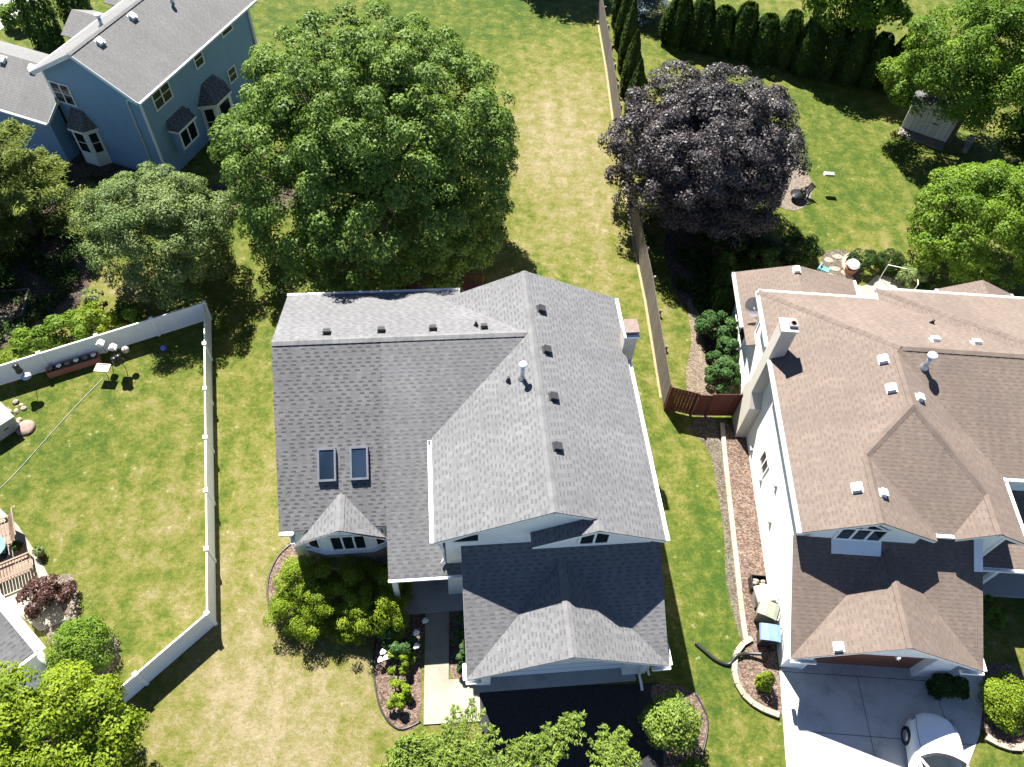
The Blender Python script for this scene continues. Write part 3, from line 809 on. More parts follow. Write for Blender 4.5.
    mb = MB(); mb.box(6.94, 7.56, 11.2, 12.0, 6.1, 6.2); mb.build('crown', M['trim_pale'], ch)
    mb = MB(); mb.box(7.04, 7.48, 11.33, 11.9, 6.2, 6.36); mb.box(6.98, 7.54, 11.27, 11.96, 6.36, 6.42); mb.build('chimney_cap', M['copper_cap'], ch)
    return H
grey_house()

# ------------------------------------------------------------------ the brown-roofed house at the right
def brown_house():
    H = thing('house', 'brown shingle-roofed white house at the right with a tall pale chimney on its wall', 'house', (10.9, 9.25, 0), R(.31))
    k = .463
    L = (k, 0, 5.25 + k * .42); B = (0, -k, 5.25 + k * 14.45); WP = (k, 0, 5.25 - k * 4.8); B2 = (0, -k, 5.25 + k * 15.05)
    FD = (0, k, 5.25 - k * 3.4); GR = (-k, 0, 5.25 + k * 4.33); E_ = (-.5, 0, 5.25 + 3.75); FM = (0, k, 5.25 - k * 5.88)
    GS = (.5, 0, 5.875 - .5 * 6.25); GP = (0, .55, 2.5 + .55 * .4)
    ev = lambda pl, u, v: pl[0] * u + pl[1] * v + pl[2]
    XR = 13.0
    mb = MB()
    slab(mb, [(-.42, 3.08), (1.95, 3.08), (1.95, 5.77), (3.69, 7.51), (3.69, 9.995), (3.865, 10.165), (-.42, 14.45)], L)
    slab(mb, [(1.95, 3.08), (4.33, 3.08), (4.33, 3.4), (1.95, 5.77)], GR)
    slab(mb, [(1.95, 5.77), (4.33, 3.4), (5.0, 3.4), (6.25, 4.75), (3.69, 7.51)], FD)
    slab(mb, [(5.0, 3.2), (6.25, 3.2), (6.25, 4.75), (5.0, 3.4)], GS)
    slab(mb, [(3.69, 7.51), (6.25, 4.75), (6.25, 3.2), (7.5, 3.2), (7.5, 5.88), (3.69, 9.995)], E_)
    slab(mb, [(3.865, 10.165), (3.69, 9.995), (7.5, 5.88), (XR, 5.88), (XR, 10.465), (9.385, 10.465), (9.085, 10.165)], FM)
    slab(mb, [(-.42, 14.45), (3.865, 10.165), (9.085, 10.165), (4.8, 14.45)], B)
    slab(mb, [(4.8, 14.45), (9.085, 10.165), (9.385, 10.465), (4.8, 15.05)], WP)
    slab(mb, [(4.8, 15.05), (9.385, 10.465), (XR, 10.465), (XR, 15.05)], B2)
    r = mb.build('roof', M['roof_brown'], H)
    mb = MB()
    P = lambda pl, u, v: (u, v, ev(pl, u, v))
    caps(mb, P(L, 1.95, 3.08), P(L, 1.95, 5.77)); caps(mb, P(L, 1.95, 5.77), P(L, 3.69, 7.51)); caps(mb, P(L, 3.69, 7.51), P(L, 3.69, 9.9))
    caps(mb, P(E_, 6.25, 4.75), P(E_, 3.69, 7.51)); caps(mb, P(E_, 6.25, 3.2), P(E_, 6.25, 4.75)); caps(mb, P(L, -.42, 14.45), P(L, 3.865, 10.165))
    caps(mb, P(FM, 3.9, 10.165), P(FM, 9.0, 10.165)); caps(mb, P(B2, 4.8, 15.05), P(B2, 9.385, 10.465)); caps(mb, P(B2, 9.385, 10.465), P(B2, XR, 10.465))
    mb.build('ridge_cap', M['cap_brown'], r)
    # garage roof
    zr, ur = 4.40, 2.95; s = (zr - 2.5) / 3.4
    CL = (s, 0, 2.5 + s * .45); CR = (-s, 0, 2.5 + s * 6.35)
    vap = (zr - GP[2]) / .55
    mb = MB()
    slab(mb, [(-.45, -.4), (ur, vap), (ur, 3.31), (-.45, 3.31)], GP)
    slab(mb, [(6.35, -.4), (6.35, 3.58), (3.9, 3.58), (3.9, 3.31), (ur, 3.31), (ur, vap)], GP)
    slab(mb, [(-.45, -.45), (ur, -.45), (ur, vap), (-.45, -.4)], CL)
    slab(mb, [(6.35, -.45), (6.35, -.4), (ur, vap), (ur, -.45)], CR)
    g = mb.build('garage_roof', M['roof_brown'], H)
    mb = MB(); caps(mb, (ur, -.45, zr), (ur, vap, zr)); mb.build('ridge_cap', M['cap_brown'], g)
    mb = MB(); slab(mb, [(.91, 2.82), (2.67, 2.82), (2.70, 3.29), (.91, 3.29)], (0, .53, ev(GP, 0, 2.82) + .05 - .53 * 2.82), .04)
    slab(mb, [(6.02, 2.55), (6.33, 2.55), (6.33, 3.57), (6.02, 3.57)], GP, .03, dz=.05); mb.build_each('roof_flashing', M['white'], H, 6)
    # low family-room roof at the back and sun-room gable
    FL = (.27, 0, 2.8 + .27 * .4); zf = ev(FL, 2.35, 0); FR = (-(zf - 2.8) / 3.0, 0, 2.8 + (zf - 2.8) / 3.0 * 5.35)
    mb = MB(); slab(mb, [(-.4, 13.4), (2.35, 13.4), (2.35, 17.95), (-.4, 17.95)], FL); slab(mb, [(2.35, 13.4), (5.35, 13.4), (5.35, 17.95), (2.35, 17.95)], FR)
    f = mb.build('family_room_roof', M['roof_brown'], H)
    mb = MB(); slab(mb, [(9.45, 14.0), (11.2, 14.0), (11.2, 17.75), (9.45, 17.75)], (.45, 0, 2.8 - .45 * 9.45)); slab(mb, [(11.2, 14.0), (12.95, 14.0), (12.95, 17.75), (11.2, 17.75)], (-.45, 0, 2.8 + .45 * 12.95))
    mb.build('sunroom_roof', M['roof_brown'], H)
    mb = MB(); slab(mb, [(6.42, 3.38), (XR, 3.38), (XR, 6.26), (7.12, 6.26), (7.12, 3.62), (6.42, 3.62)], (0, .3, 2.8 - .3 * 3.38)); mb.build('porch_roof', M['roof_brown'], H)
    # walls
    t = .05; z = lambda pl, u, v: ev(pl, u, v) - t
    mb = MB()
    poly_wall(mb, [(0, 0.0, 0), (0, 14.05, 0), (0, 14.05, 5.3), (0, 3.3, 5.3), (0, 3.3, z(GP, 0, 3.3)), (0, 0, z(GP, 0, 0))], (1, 0, 0))
    poly_wall(mb, [(0.0, 3.3, 3.0), (3.9, 3.3, 3.0), (3.9, 3.3, z(GR, 3.9, 0)), (1.95, 3.3, z(L, 1.95, 0)), (0, 3.3, z(L, 0, 0))], (0, 1, 0))
    poly_wall(mb, [(3.9, 3.75, 3.0), (5.4, 3.75, 3.0), (5.4, 3.75, z(FD, 0, 3.75)), (3.9, 3.75, z(FD, 0, 3.75))], (0, 1, 0))
    poly_wall(mb, [(5.4, 3.6, 0), (7.1, 3.6, 0), (7.1, 3.6, z(E_, 7.1, 0)), (6.25, 3.6, z(E_, 6.25, 0)), (5.4, 3.6, z(GS, 5.4, 0))], (0, 1, 0))
    poly_wall(mb, [(7.1, 3.74, 0), (7.1, 6.28, 0), (7.1, 6.28, z(E_, 7.1, 0)), (7.1, 3.74, z(E_, 7.1, 0))], (-1, 0, 0))
    poly_wall(mb, [(6.96, 6.28, 0), (XR - .4, 6.28, 0), (XR - .4, 6.28, z(FM, 0, 6.28)), (6.96, 6.28, z(FM, 0, 6.28))], (0, 1, 0))
    poly_wall(mb, [(0.14, 14.05, 0), (5.2, 14.05, 0), (5.2, 14.05, z(B, 0, 14.05)), (.14, 14.05, z(B, 0, 14.05))], (0, -1, 0))
    poly_wall(mb, [(5.2, 14.65, 0), (XR - .4, 14.65, 0), (XR - .4, 14.65, z(B2, 0, 14.65)), (5.2, 14.65, z(B2, 0, 14.65))], (0, -1, 0))
    poly_wall(mb, [(XR - .4, 6.42, 0), (XR - .4, 14.5, 0), (XR - .4, 14.5, 5.3), (XR - .4, 10.3, 7.1), (XR - .4, 6.42, 5.3)], (-1, 0, 0))
    poly_wall(mb, [(0.02, 14.06, 0), (.02, 17.6, 0), (.02, 17.6, z(FL, 0, 0)), (.02, 14.06, z(FL, 0, 0))], (1, 0, 0))
    poly_wall(mb, [(.16, 17.6, 0), (4.95, 17.6, 0), (4.95, 17.6, z(FR, 4.95, 0)), (2.35, 17.6, zf - t), (.16, 17.6, z(FL, .16, 0))], (0, -1, 0))
    poly_wall(mb, [(4.95, 14.66, 0), (4.95, 17.45, 0), (4.95, 17.45, 2.75), (4.95, 14.66, 2.75)], (-1, 0, 0))
    mb.box(9.8, 12.6, 14.8, 17.4, 0, 2.8)
    poly_wall(mb, [(9.8, 17.4, 2.8), (12.6, 17.4, 2.8), (11.2, 17.4, 3.42)], (0, -1, 0))
    zc = lambda u: (ev(CL, u, 0) if u < ur else ev(CR, u, 0)) - t
    poly_wall(mb, [(.14, 0, 0), (.75, 0, 0), (.75, 0, zc(.75)), (.14, 0, zc(.14))], (0, 1, 0), .25)
    poly_wall(mb, [(5.15, 0, 0), (6.05, 0, 0), (6.05, 0, zc(6.05)), (5.15, 0, zc(5.15))], (0, 1, 0), .25)
    poly_wall(mb, [(.75, 0, 2.14), (5.15, 0, 2.14), (5.15, 0, zc(5.15)), (ur, 0, zc(ur)), (.75, 0, zc(.75))], (0, 1, 0), .25)
    poly_wall(mb, [(6.05, .25, 0), (6.05, 3.56, 0), (6.05, 3.56, z(GP, 0, 3.56)), (6.05, .25, z(GP, 0, .25))], (-1, 0, 0))
    mb.build('wall', M['siding_white'], H)
    gd = MB(); gd.box(.75, 5.15, .26, .31, 0, 2.2); gd.build('garage_door', M['door_brown'], H)
    mb = MB(); mb.box(5.02, 5.17, -.03, .26, 0, 2.2); mb.box(.73, .86, -.03, .26, 0, 2.2); mb.build_each('door_casing', M['white'], H, 6)
    # front gable window group: three sashes and two raking lights
    w = window(H, (.92, 3.3, 4.56), (1, 0, 0), (0, 0, 1), 1.72, .94, 3, .06, .09)
    for a, b, c in (((1.02, 5.53), (1.62, 5.53), (1.62, 5.93)), ((1.70, 5.53), (2.50, 5.53), (1.70, 6.0))):
        q = MB(); q.solid([(x, 3.29, zz) for x, zz in (a, b, c)], (0, -.04, 0)); q.build('pane', M['glass'], w)
        fr = MB()
        tri = [Vector((x, 3.25, zz)) for x, zz in (a, b, c)]
        for i in range(3): fr.beam(tri[i], tri[(i + 1) % 3], .05, .06)
        fr.build('frame', M['white'], w)
    mb = MB()
    def rake(p, q, h=.13): mb.beam(Vector(p) - Vector((0, 0, .052)), Vector(q) - Vector((0, 0, .052)), .025, h)
    rake((-.42, 3.1, 5.25), (1.95, 3.1, ev(L, 1.95, 0))); rake((1.95, 3.1, ev(GR, 1.95, 0)), (4.33, 3.1, 5.25))
    rake((5.0, 3.22, 5.25), (6.25, 3.22, 5.875)); rake((6.25, 3.22, 5.875), (7.5, 3.22, 5.25))
    rake((-.45, -.43, 2.5), (ur, -.43, zr)); rake((ur, -.43, zr), (6.35, -.43, 2.5))
    rake((-.44, -.4, 2.5), (-.44, 3.28, ev(GP, 0, 3.28))); rake((6.34, -.4, 2.5), (6.34, 3.55, ev(GP, 0, 3.55)))
    rake((-.42, 17.93, 2.8), (2.35, 17.93, zf)); rake((2.35, 17.93, zf), (5.35, 17.93, 2.8))
    rake((9.45, 17.73, 2.8), (11.2, 17.73, 3.59)); rake((11.2, 17.73, 3.59), (12.95, 17.73, 2.8))
    mb.build_each('fascia', M['white'], H, 6)
    mb = MB()
    gutter(mb, (-.49, 3.08, 5.23), (-.49, 10.7, 5.23)); gutter(mb, (-.49, 11.42, 5.23), (-.49, 14.45, 5.23))
    gutter(mb, (4.8, 14.52, 5.23), (-.42, 14.52, 5.23)); gutter(mb, (4.73, 14.5, 5.23), (4.73, 15.05, 5.23)); gutter(mb, (XR, 15.12, 5.23), (4.8, 15.12, 5.23))
    gutter(mb, (4.33, 3.33, 5.23), (5.0, 3.33, 5.23)); gutter(mb, (7.57, 5.85, 5.23), (7.57, 3.2, 5.23)); gutter(mb, (7.5, 5.81, 5.23), (XR, 5.81, 5.23))
    gutter(mb, (6.42, 3.31, 2.78), (XR, 3.31, 2.78)); gutter(mb, (-.47, 14.5, 2.78), (-.47, 17.95, 2.78)); gutter(mb, (5.42, 17.95, 2.78), (5.42, 15.2, 2.78))
    gutter(mb, (-.52, .1, 2.48), (-.52, -.42, 2.48)); gutter(mb, (-.45, -.5, 2.48), (.45, -.5, 2.48)); gutter(mb, (5.55, -.5, 2.48), (6.35, -.5, 2.48)); gutter(mb, (6.42, -.42, 2.48), (6.42, .2, 2.48))
    gutter(mb, (9.38, 15.2, 2.78), (9.38, 17.75, 2.78)); gutter(mb, (13.02, 17.75, 2.78), (13.02, 15.2, 2.78))
    mb.build_each('gutter', M['gutter'], H)
    mb = MB()
    mb.box(7.0, 7.13, 3.57, 3.7, 2.95, 5.1); mb.tube([(5.05, 3.33, 5.12), (5.0, 3.6, 4.8), (5.0, 3.68, 4.45)], .045, 8)
    mb.tube([(-.5, 14.4, 5.1), (-.12, 14.2, 4.7), (-.06, 14.0, 3.3)], .045, 8)
    mb.build('downspout', M['white'], H)
    mb = MB(); mb.box(8.2, 8.36, 3.5, 3.66, 0.25, 2.72); mb.box(8.16, 8.40, 3.46, 3.70, 0, .25); mb.build('porch_column', M['white'], H)
    mb = MB(); mb.box(6.4, XR, 3.4, 6.27, 0, .15); mb.build('porch_slab', M['kerb'], H)
    # side-wall window with hood mould, vent hoods
    window(H, (0, 8.38, 1.25), (0, -1, 0), (0, 0, 1), .92, .98, 2, .05, .07, sill=True)
    for v, zz in ((6.4, 2.55), (5.4, 1.35), (9.3, .5)):
        mb = MB(); mb.box(-.1, -.003, v - .09, v + .09, zz, zz + .16); mb.rbox((-.06, v, zz + .17), .15, .22, .02); mb.build('vent_hood', M['galv'], H)
    window(H, (0.02, 17.1, 1.0), (0, -1, 0), (0, 0, 1), .9, 1.2, 1, .05, .07); window(H, (0.02, 15.6, 1.0), (0, -1, 0), (0, 0, 1), .9, 1.2, 1, .05, .07)
    # chimney
    mb = MB(); mb.box(-.52, -.003, 10.26, 11.6, 0, 2.3)
    mb.solid([(-.52, 10.26, 2.3), (-.52, 10.76, 2.85), (-.52, 11.36, 2.85), (-.52, 11.6, 2.3)], (.517, 0, 0)); mb.box(-.52, .06, 10.76, 11.36, 2.85, 6.95)
    ch = mb.build('chimney', M['siding_beige'], H)
    mb = MB(); mb.box(-.57, .11, 10.71, 11.41, 6.95, 7.03); mb.build('crown', M['siding_beige'], ch)
    mb = MB(); mb.box(-.24, .08, 10.9, 11.22, 7.03, 7.16); mb.build('flue_shroud', M['steel_grey'], ch)
    mb = MB(); mb.lathe((-.08, 11.06, 7.155), [(.11, 0), (.11, .03), (.08, .03), (.08, .01)], 12); mb.build('flue_tile', M['red_clay'], ch, True)
    # roof furniture
    n1 = (-k, 0, 1); n2 = (0, k, 1)
    for u, v in ((3.2, 9.7), (3.2, 8.35), (1.45, 4.5)):
        box_vent(H, (u, v, ev(L, u, v)), n1, M['vent_white'], .28)
    box_vent(H, (2.24, 4.3, ev(GR, 2.24, 0)), (k, 0, 1), M['vent_white'], .24); box_vent(H, (4.12, 8.0, ev(E_, 4.12, 0)), (.5, 0, 1), M['vent_white'], .24)
    for u in (5.47, 7.09): box_vent(H, (u, 10.84, ev(B, u, 10.84)), n2, M['vent_white'], .27)
    box_vent(H, (9.6, 11.6, ev(B2, 9.6, 11.6)), n2, M['vent_white'], .27)
    flue(H, (6.11, 12.4, ev(B, 0, 12.4)), .2, .05, False, M['metal_dark'])
    flue(H, (4.71, 9.5, ev(FM, 0, 9.5)), .62, .09, True)
    box_vent(H, (2.3, 17.6, ev(FL, 2.3, 0)), (-.27, 0, 1), M['vent_white'], .26)
    box_vent(H, (.98, -.2, ev(CL, .98, 0)), (-s, 0, 1), M['vent_white'], .26)
    mb = MB(); mb.lathe((2.7, -.62, 3.75), [(.03, 0), (.07, .05), (.07, .14), (.04, .2)], 10); mb.build('flood_lamp', M['vent_white'], H, True)
    return H
brown_house()

def satellite_dish():
    a = Matrix.Rotation(R(.31), 3, 'Z')
    p = Vector((10.9, 9.25, 0)) + a @ Vector((.02, 15.0, 2.92))
    t = thing('satellite_dish', 'grey satellite dish on the low brown roof behind the white wall', 'satellite dish', p, R(20))
    mb = MB(); n = 22; prof = [(0, -.06), (.16, -.045), (.30, -.012), (.40, .04)]
    face = Vector((-.55, -.62, .56)).normalized(); q = Vector((0, 0, 1)).rotation_difference(face).to_matrix(); c = Vector((-.08, .05, .68))
    for side, off in ((0, 0), (1, -.012)):
        rings = []
        for r_, z_ in prof:
            rings.append([c + q @ Vector((r_ * math.cos(2 * math.pi * i / n), r_ * 1.15 * math.sin(2 * math.pi * i / n), z_ + off)) for i in range(n)])
        for r0, r1 in zip(rings, rings[1:]):
            for i in range(n):
                j = (i + 1) % n; f = [r0[i], r0[j], r1[j], r1[i]]
                mb.poly(f if side == 0 else list(reversed(f)))
    mb.build('reflector', M['steel_grey'], t, True)
    mb = MB(); mb.tube([(.1, .1, -.05), (.12, .1, .45), (0, .07, .64)], .022, 8); mb.box(.02, .2, .02, .2, -.06, -.03); mb.build('mast', M['galv'], t, True)
    mb = MB(); e = c + face * .42; mb.tube([c + q @ Vector((0, -.42, .03)), e], .014, 6); mb.rbox(e, .07, .07, .1); mb.build('feed_arm', M['galv'], t)
satellite_dish()

# ------------------------------------------------------------------ the blue house at the upper left
def blue_house():
    H = thing('house', 'blue clapboard house with grey roof and white windows at the upper left', 'house', (-19.86, 33.56, 0), R(72.5))
    s = (7.25 - 5.4) / 3.29; L0 = 10.9
    F = (0, s, 5.4); K = (0, -s, 5.4 + s * 6.58)
    ev = lambda pl, u, v: pl[0] * u + pl[1] * v + pl[2]
    mb = MB(); slab(mb, [(-.05, 0), (L0, 0), (L0, 3.29), (-.05, 3.29)], F); slab(mb, [(-.05, 3.29), (L0, 3.29), (L0, 6.58), (-.05, 6.58)], K)
    r = mb.build('roof', M['roof_slate'], H)
    mb = MB(); caps(mb, (-.05, 3.29, 7.25), (L0, 3.29, 7.25), .15); mb.build('ridge_cap', M['roof_slate'], r)
    WFp = ((4.5 - 3.0) / 2.6, 0, 3.0 + (1.5 / 2.6) * .95); WB = (-(1.5 / 2.6), 0, 4.5 + (1.5 / 2.6) * 1.65)
    mb = MB(); slab(mb, [(-.95, 6.05), (1.65, 6.05), (1.65, 17), (-.95, 17)], WFp); slab(mb, [(1.65, 6.62), (4.25, 6.62), (4.25, 17), (1.65, 17)], WB)
    mb.build('wing_roof', M['roof_slate'], H)
    mb = MB()
    for u0 in (6.2, 10.2):
        mb.marks.append(len(mb.f)); slab(mb, [(u0, 6.6), (u0 + 1.5, 6.6), (u0 + 1.5, 11), (u0, 11)], (.55, 0, 3.0 - .55 * u0)); slab(mb, [(u0 + 1.5, 6.6), (u0 + 3.0, 6.6), (u0 + 3.0, 11), (u0 + 1.5, 11)], (-.55, 0, 3.0 + .55 * (u0 + 3.0)))
    mb.build_each('rear_roof', M['roof_slate'], H)
    mb = MB()
    poly_wall(mb, [(.35, .35, 0), (.35, 6.23, 0), (.35, 6.23, ev(K, 0, 6.23) - .12), (.35, 3.29, 7.13), (.35, .35, ev(F, 0, .35) - .12)], (1, 0, 0))
    poly_wall(mb, [(.49, .35, 0), (L0 - .3, .35, 0), (L0 - .3, .35, ev(F, 0, .35) - .12), (.49, .35, ev(F, 0, .35) - .12)], (0, 1, 0))
    poly_wall(mb, [(.49, 6.23, 0), (L0 - .3, 6.23, 0), (L0 - .3, 6.23, ev(K, 0, 6.23) - .12), (.49, 6.23, ev(K, 0, 6.23) - .12)], (0, -1, 0))
    poly_wall(mb, [(L0 - .3, .49, 0), (L0 - .3, 6.09, 0), (L0 - .3, 6.09, 5.5), (L0 - .3, 3.29, 7.1), (L0 - .3, .49, 5.5)], (-1, 0, 0))
    poly_wall(mb, [(-.6, 6.4, 0), (-.6, 16.6, 0), (-.6, 16.6, 3.05), (-.6, 6.4, 3.05)], (1, 0, 0))
    poly_wall(mb, [(-.46, 6.4, 0), (.34, 6.4, 0), (.34, 6.4, 3.55), (-.46, 6.4, 3.1)], (0, 1, 0))
    poly_wall(mb, [(3.9, 6.5, 0), (3.9, 16.6, 0), (3.9, 16.6, 3.05), (3.9, 6.5, 3.05)], (-1, 0, 0))
    poly_wall(mb, [(-.46, 16.6, 0), (3.76, 16.6, 0), (3.76, 16.6, 3.05), (1.65, 16.6, 4.35), (-.46, 16.6, 3.05)], (0, -1, 0))
    for u0 in (6.2, 10.2): mb.box(u0 + .3, u0 + 2.7, 6.24, 10.7, 0, 3.02)
    mb.build('wall', M['siding_blue'], H)
    mb = MB()
    gutter(mb, (-.05, -.07, 5.38), (L0, -.07, 5.38), .11, .1); gutter(mb, (L0, 6.65, 5.38), (-.05, 6.65, 5.38), .11, .1); gutter(mb, (-1.02, 17, 2.98), (-1.02, 6.05, 2.98), .11, .1)
    mb.build_each('gutter', M['trim_pale'], H)
    mb = MB(); mb.beam((-.07, 0, 5.39), (-.07, 3.29, 7.24), .025, .2); mb.beam((-.07, 3.29, 7.24), (-.07, 6.58, 5.39), .025, .2)
    mb.beam((-.95, 6.03, 2.99), (1.65, 6.03, 4.49), .025, .18)
    mb.build_each('fascia', M['trim_pale'], H, 6)
    mb = MB(); mb.box(.31, .41, .31, .41, 0, 5.4); mb.box(L0 - .4, L0 - .28, .31, .41, 0, 5.4); mb.box(.31, .36, 6.14, 6.26, 3.3, 5.4); mb.build_each('corner_board', M['trim_pale'], H, 6)
    mb = MB(); mb.tube([(-.02, .1, 5.3), (.2, .9, 5.15), (.31, 1.13, 4.95), (.31, 1.13, .1)], .045, 8); mb.tube([(10.3, -.05, 5.3), (10.4, .3, 5.0), (10.4, .3, .1)], .045, 8); mb.build('downspout', M['trim_pale'], H, True)
    fm = M['trim_pale']
    window(H, (.35, 6.15, 3.5), (0, -1, 0), (0, 0, 1), 1.28, 1.3, 2, .05, .08, fm=fm, rows=2)
    window(H, (1.2, .35, 3.95), (1, 0, 0), (0, 0, 1), 1.48, 1.12, 2, .05, .08, fm=fm, rows=2)
    window(H, (4.95, .35, 4.2), (1, 0, 0), (0, 0, 1), .82, .95, 1, .05, .08, fm=fm, rows=2)
    window(H, (7.7, .35, 4.6), (1, 0, 0), (0, 0, 1), 1.08, .5, 1, .05, .08, fm=fm)
    window(H, (7.3, .35, 1.9), (1, 0, 0), (0, 0, 1), .8, .9, 1, .05, .08, fm=fm, rows=2)
    def bay(o, r, out, w, d, h, z0=0.0, flat=False):
        """projecting bay with sloped dark roof: o wall point at its left end"""
        o = Vector(o); r = Vector(r); out = Vector(out); e = 0 if flat else d * .75
        base = [o, o + out * d + r * e, o + out * d + r * (w - e), o + r * w]
        mb = MB(); mb.solid([p + Vector((0, 0, z0)) for p in base], (0, 0, h - z0)); b = mb.build('bay', M['siding_blue'] if flat else M['trim_pale'], H)
        oo = [o - r * .12, o + out * (d + .14) + r * (e - .05), o + out * (d + .14) + r * (w - e + .05), o + r * (w + .12)]
        rb = MB(); top = [p + Vector((0, 0, h + (.10 if flat else 0))) for p in oo]; pk = [o + r * (.02 if flat else w * .28) + Vector((0, 0, h + (.62 if flat else .95))), o + r * (w - .02 if flat else w * .72) + Vector((0, 0, h + (.62 if flat else .95)))]
        rb.poly([top[1], top[2], pk[1], pk[0]]); rb.poly([top[0], top[1], pk[0]]); rb.poly([top[2], top[3], pk[1]]); rb.poly([top[0], pk[0], pk[1], top[3]]); rb.poly([top[3], top[2], top[1], top[0]])
        rb.build('bay_roof', M['roof_grey_dark'], b)
        tb = MB(); tb.solid([p - Vector((0, 0, .14)) for p in top], (0, 0, .13)); tb.build('bay_fascia', M['trim_pale'], b)
        return b, base
    b, q = bay((.35, 5.95, 0), (0, -1, 0), (-1, 0, 0), 1.75, .55, 2.4)
    for p, e in ((q[0], q[1]), (q[1], q[2]), (q[2], q[3])):
        d = (e - p); Lh = d.length; d.normalize()
        window(b, p + d * Lh * .1 + Vector((0, 0, .85)), d, (0, 0, 1), Lh * .8, 1.35, 1, .04, .07, fm=fm, rows=2)
    b, q = bay((1.6, .35, 0), (1, 0, 0), (0, -1, 0), 1.55, .5, 2.5, 1.15, True)
    window(b, q[1] + Vector((.06, 0, 1.35)), (1, 0, 0), (0, 0, 1), 1.42, 1.1, 2, .04, .09, fm=fm, rows=1)
    b, q = bay((4.3, .35, 0), (1, 0, 0), (0, -1, 0), 2.5, .7, 2.35)
    for i, (p, e) in enumerate(((q[0], q[1]), (q[1], q[2]), (q[2], q[3]))):
        d = (e - p); Lh = d.length; d.normalize()
        window(b, p + d * Lh * .12 + Vector((0, 0, .3)), d, (0, 0, 1), Lh * .76, 1.85, 1, .04, .09, fm=fm, rows=2)
    mb = MB(); mb.box(3.3, 3.45, .25, .345, 2.55, 2.75); mb.build('wall_lamp', M['metal_dark'], H)
    nF = (0, -s, 1)
    for u, v in ((1.67, 3.03), (4.29, 3.03)): box_vent(H, (u, v - .15, ev(F, 0, v - .15)), nF, M['vent_white'], .3)
    flue(H, (6.85, 2.33, ev(F, 0, 2.33)), .35, .06, True)
    flue(H, (3.0, 3.8, ev(K, 0, 3.8)), .5, .09, True)
    for v in (10.15, 8.2): box_vent(H, (1.35, v, ev(WFp, 1.35, 0)), (-(1.5 / 2.6), 0, 1), M['vent_white'], .3)
blue_house()

# ------------------------------------------------------------------ corner of the house at the left edge
def left_house():
    H = thing('house', 'corner of a white-sided grey-roofed house at the left edge of the fenced yard', 'house', (-15.37, 7.14, 0), R(230.1))
    # local x runs along the eave to the south-west, local -y climbs the roof to the north-west
    pl = (0, -.42, 2.75); ev = lambda u, v: pl[1] * v + pl[2]
    mb = MB(); slab(mb, [(0, 0), (8, 0), (8, -5), (0, -5)], pl); mb.build('roof', M['roof_grey'], H)
    mb = MB()
    poly_wall(mb, [(.22, -.35, 0), (.22, -5, 0), (.22, -5, ev(0, -5) - .12), (.22, -.35, ev(0, -.35) - .12)], (1, 0, 0))
    poly_wall(mb, [(.36, -.35, 0), (8, -.35, 0), (8, -.35, ev(0, -.35) - .12), (.36, -.35, ev(0, -.35) - .12)], (0, -1, 0))
    mb.build('wall', M['siding_white'], H)
    mb = MB(); mb.beam((-.05, .02, 2.74), (-.05, -5, ev(0, -5) - .01), .14, .22); mb.beam((-.2, .1, 2.66), (-.2, -5, ev(0, -5) - .1), .24, .05)
    mb.beam((0, .08, 2.72), (8, .08, 2.72), .1, .12); mb.build_each('fascia', M['white'], H, 6)
left_house()

# ------------------------------------------------------------------ paving, beds, drives
sheet('driveway', [(-1.05, 7.62), (6.3, 8.35), (6.75, 5.2), (7.6, -8), (-1.0, -8), (-.15, 6.2)], .006, M['asphalt'])
sheet('threshold', [(-.62, 8.22), (5.34, 9.06), (5.42, 8.36), (-.5, 7.52)], .012, M['kerb'])
sheet('front_path', [(-2.72, 10.35), (-1.80, 10.45), (-1.55, 7.92), (-.45, 8.05), (-.25, 6.55), (-2.28, 6.3)], .004, M['concrete_warm'], th=.05)
nd = [(10.9, 9.2), (11.6, 9.26), (11.6, 9.54), (16.1, 9.57), (16.1, 9.33), (17.35, 9.33), (18.2, 10.6), (18.75, 9.6), (18.5, 8.6), (17.95, 7.3), (16.8, 5.6), (16.4, -8), (10.2, -8), (10.68, 6.2)]
sheet('driveway', nd, .004, M['concrete'], th=.03)
jm = plain('joint_dirt', (.10, .10, .095), .95, var=.2)
def strip(name, p, q, w, z, mat):
    p = Vector((*p, 0)); q = Vector((*q, 0)); r = (q - p).normalized().cross(Vector((0, 0, 1))) * w / 2
    return sheet(name, [(p + r)[:2], (p - r)[:2], (q - r)[:2], (q + r)[:2]], z, mat)
for p, q in (((13.83, 9.15), (14.28, -7)), ((10.75, 7.0), (17.75, 6.95)), ((16.65, 9.2), (16.9, 7.2)), ((10.5, 3.4), (16.5, 3.35)), ((10.92, 9.08), (17.6, 9.12))):
    strip('joint_line', p, q, .025, .0385, jm)
sheet('walkway', [(17.4, 9.3), (18.2, 10.6), (18.6, 11.4), (19.6, 12.7), (18.2, 12.7), (17.2, 10.2)], .0, M['concrete'], th=.028)

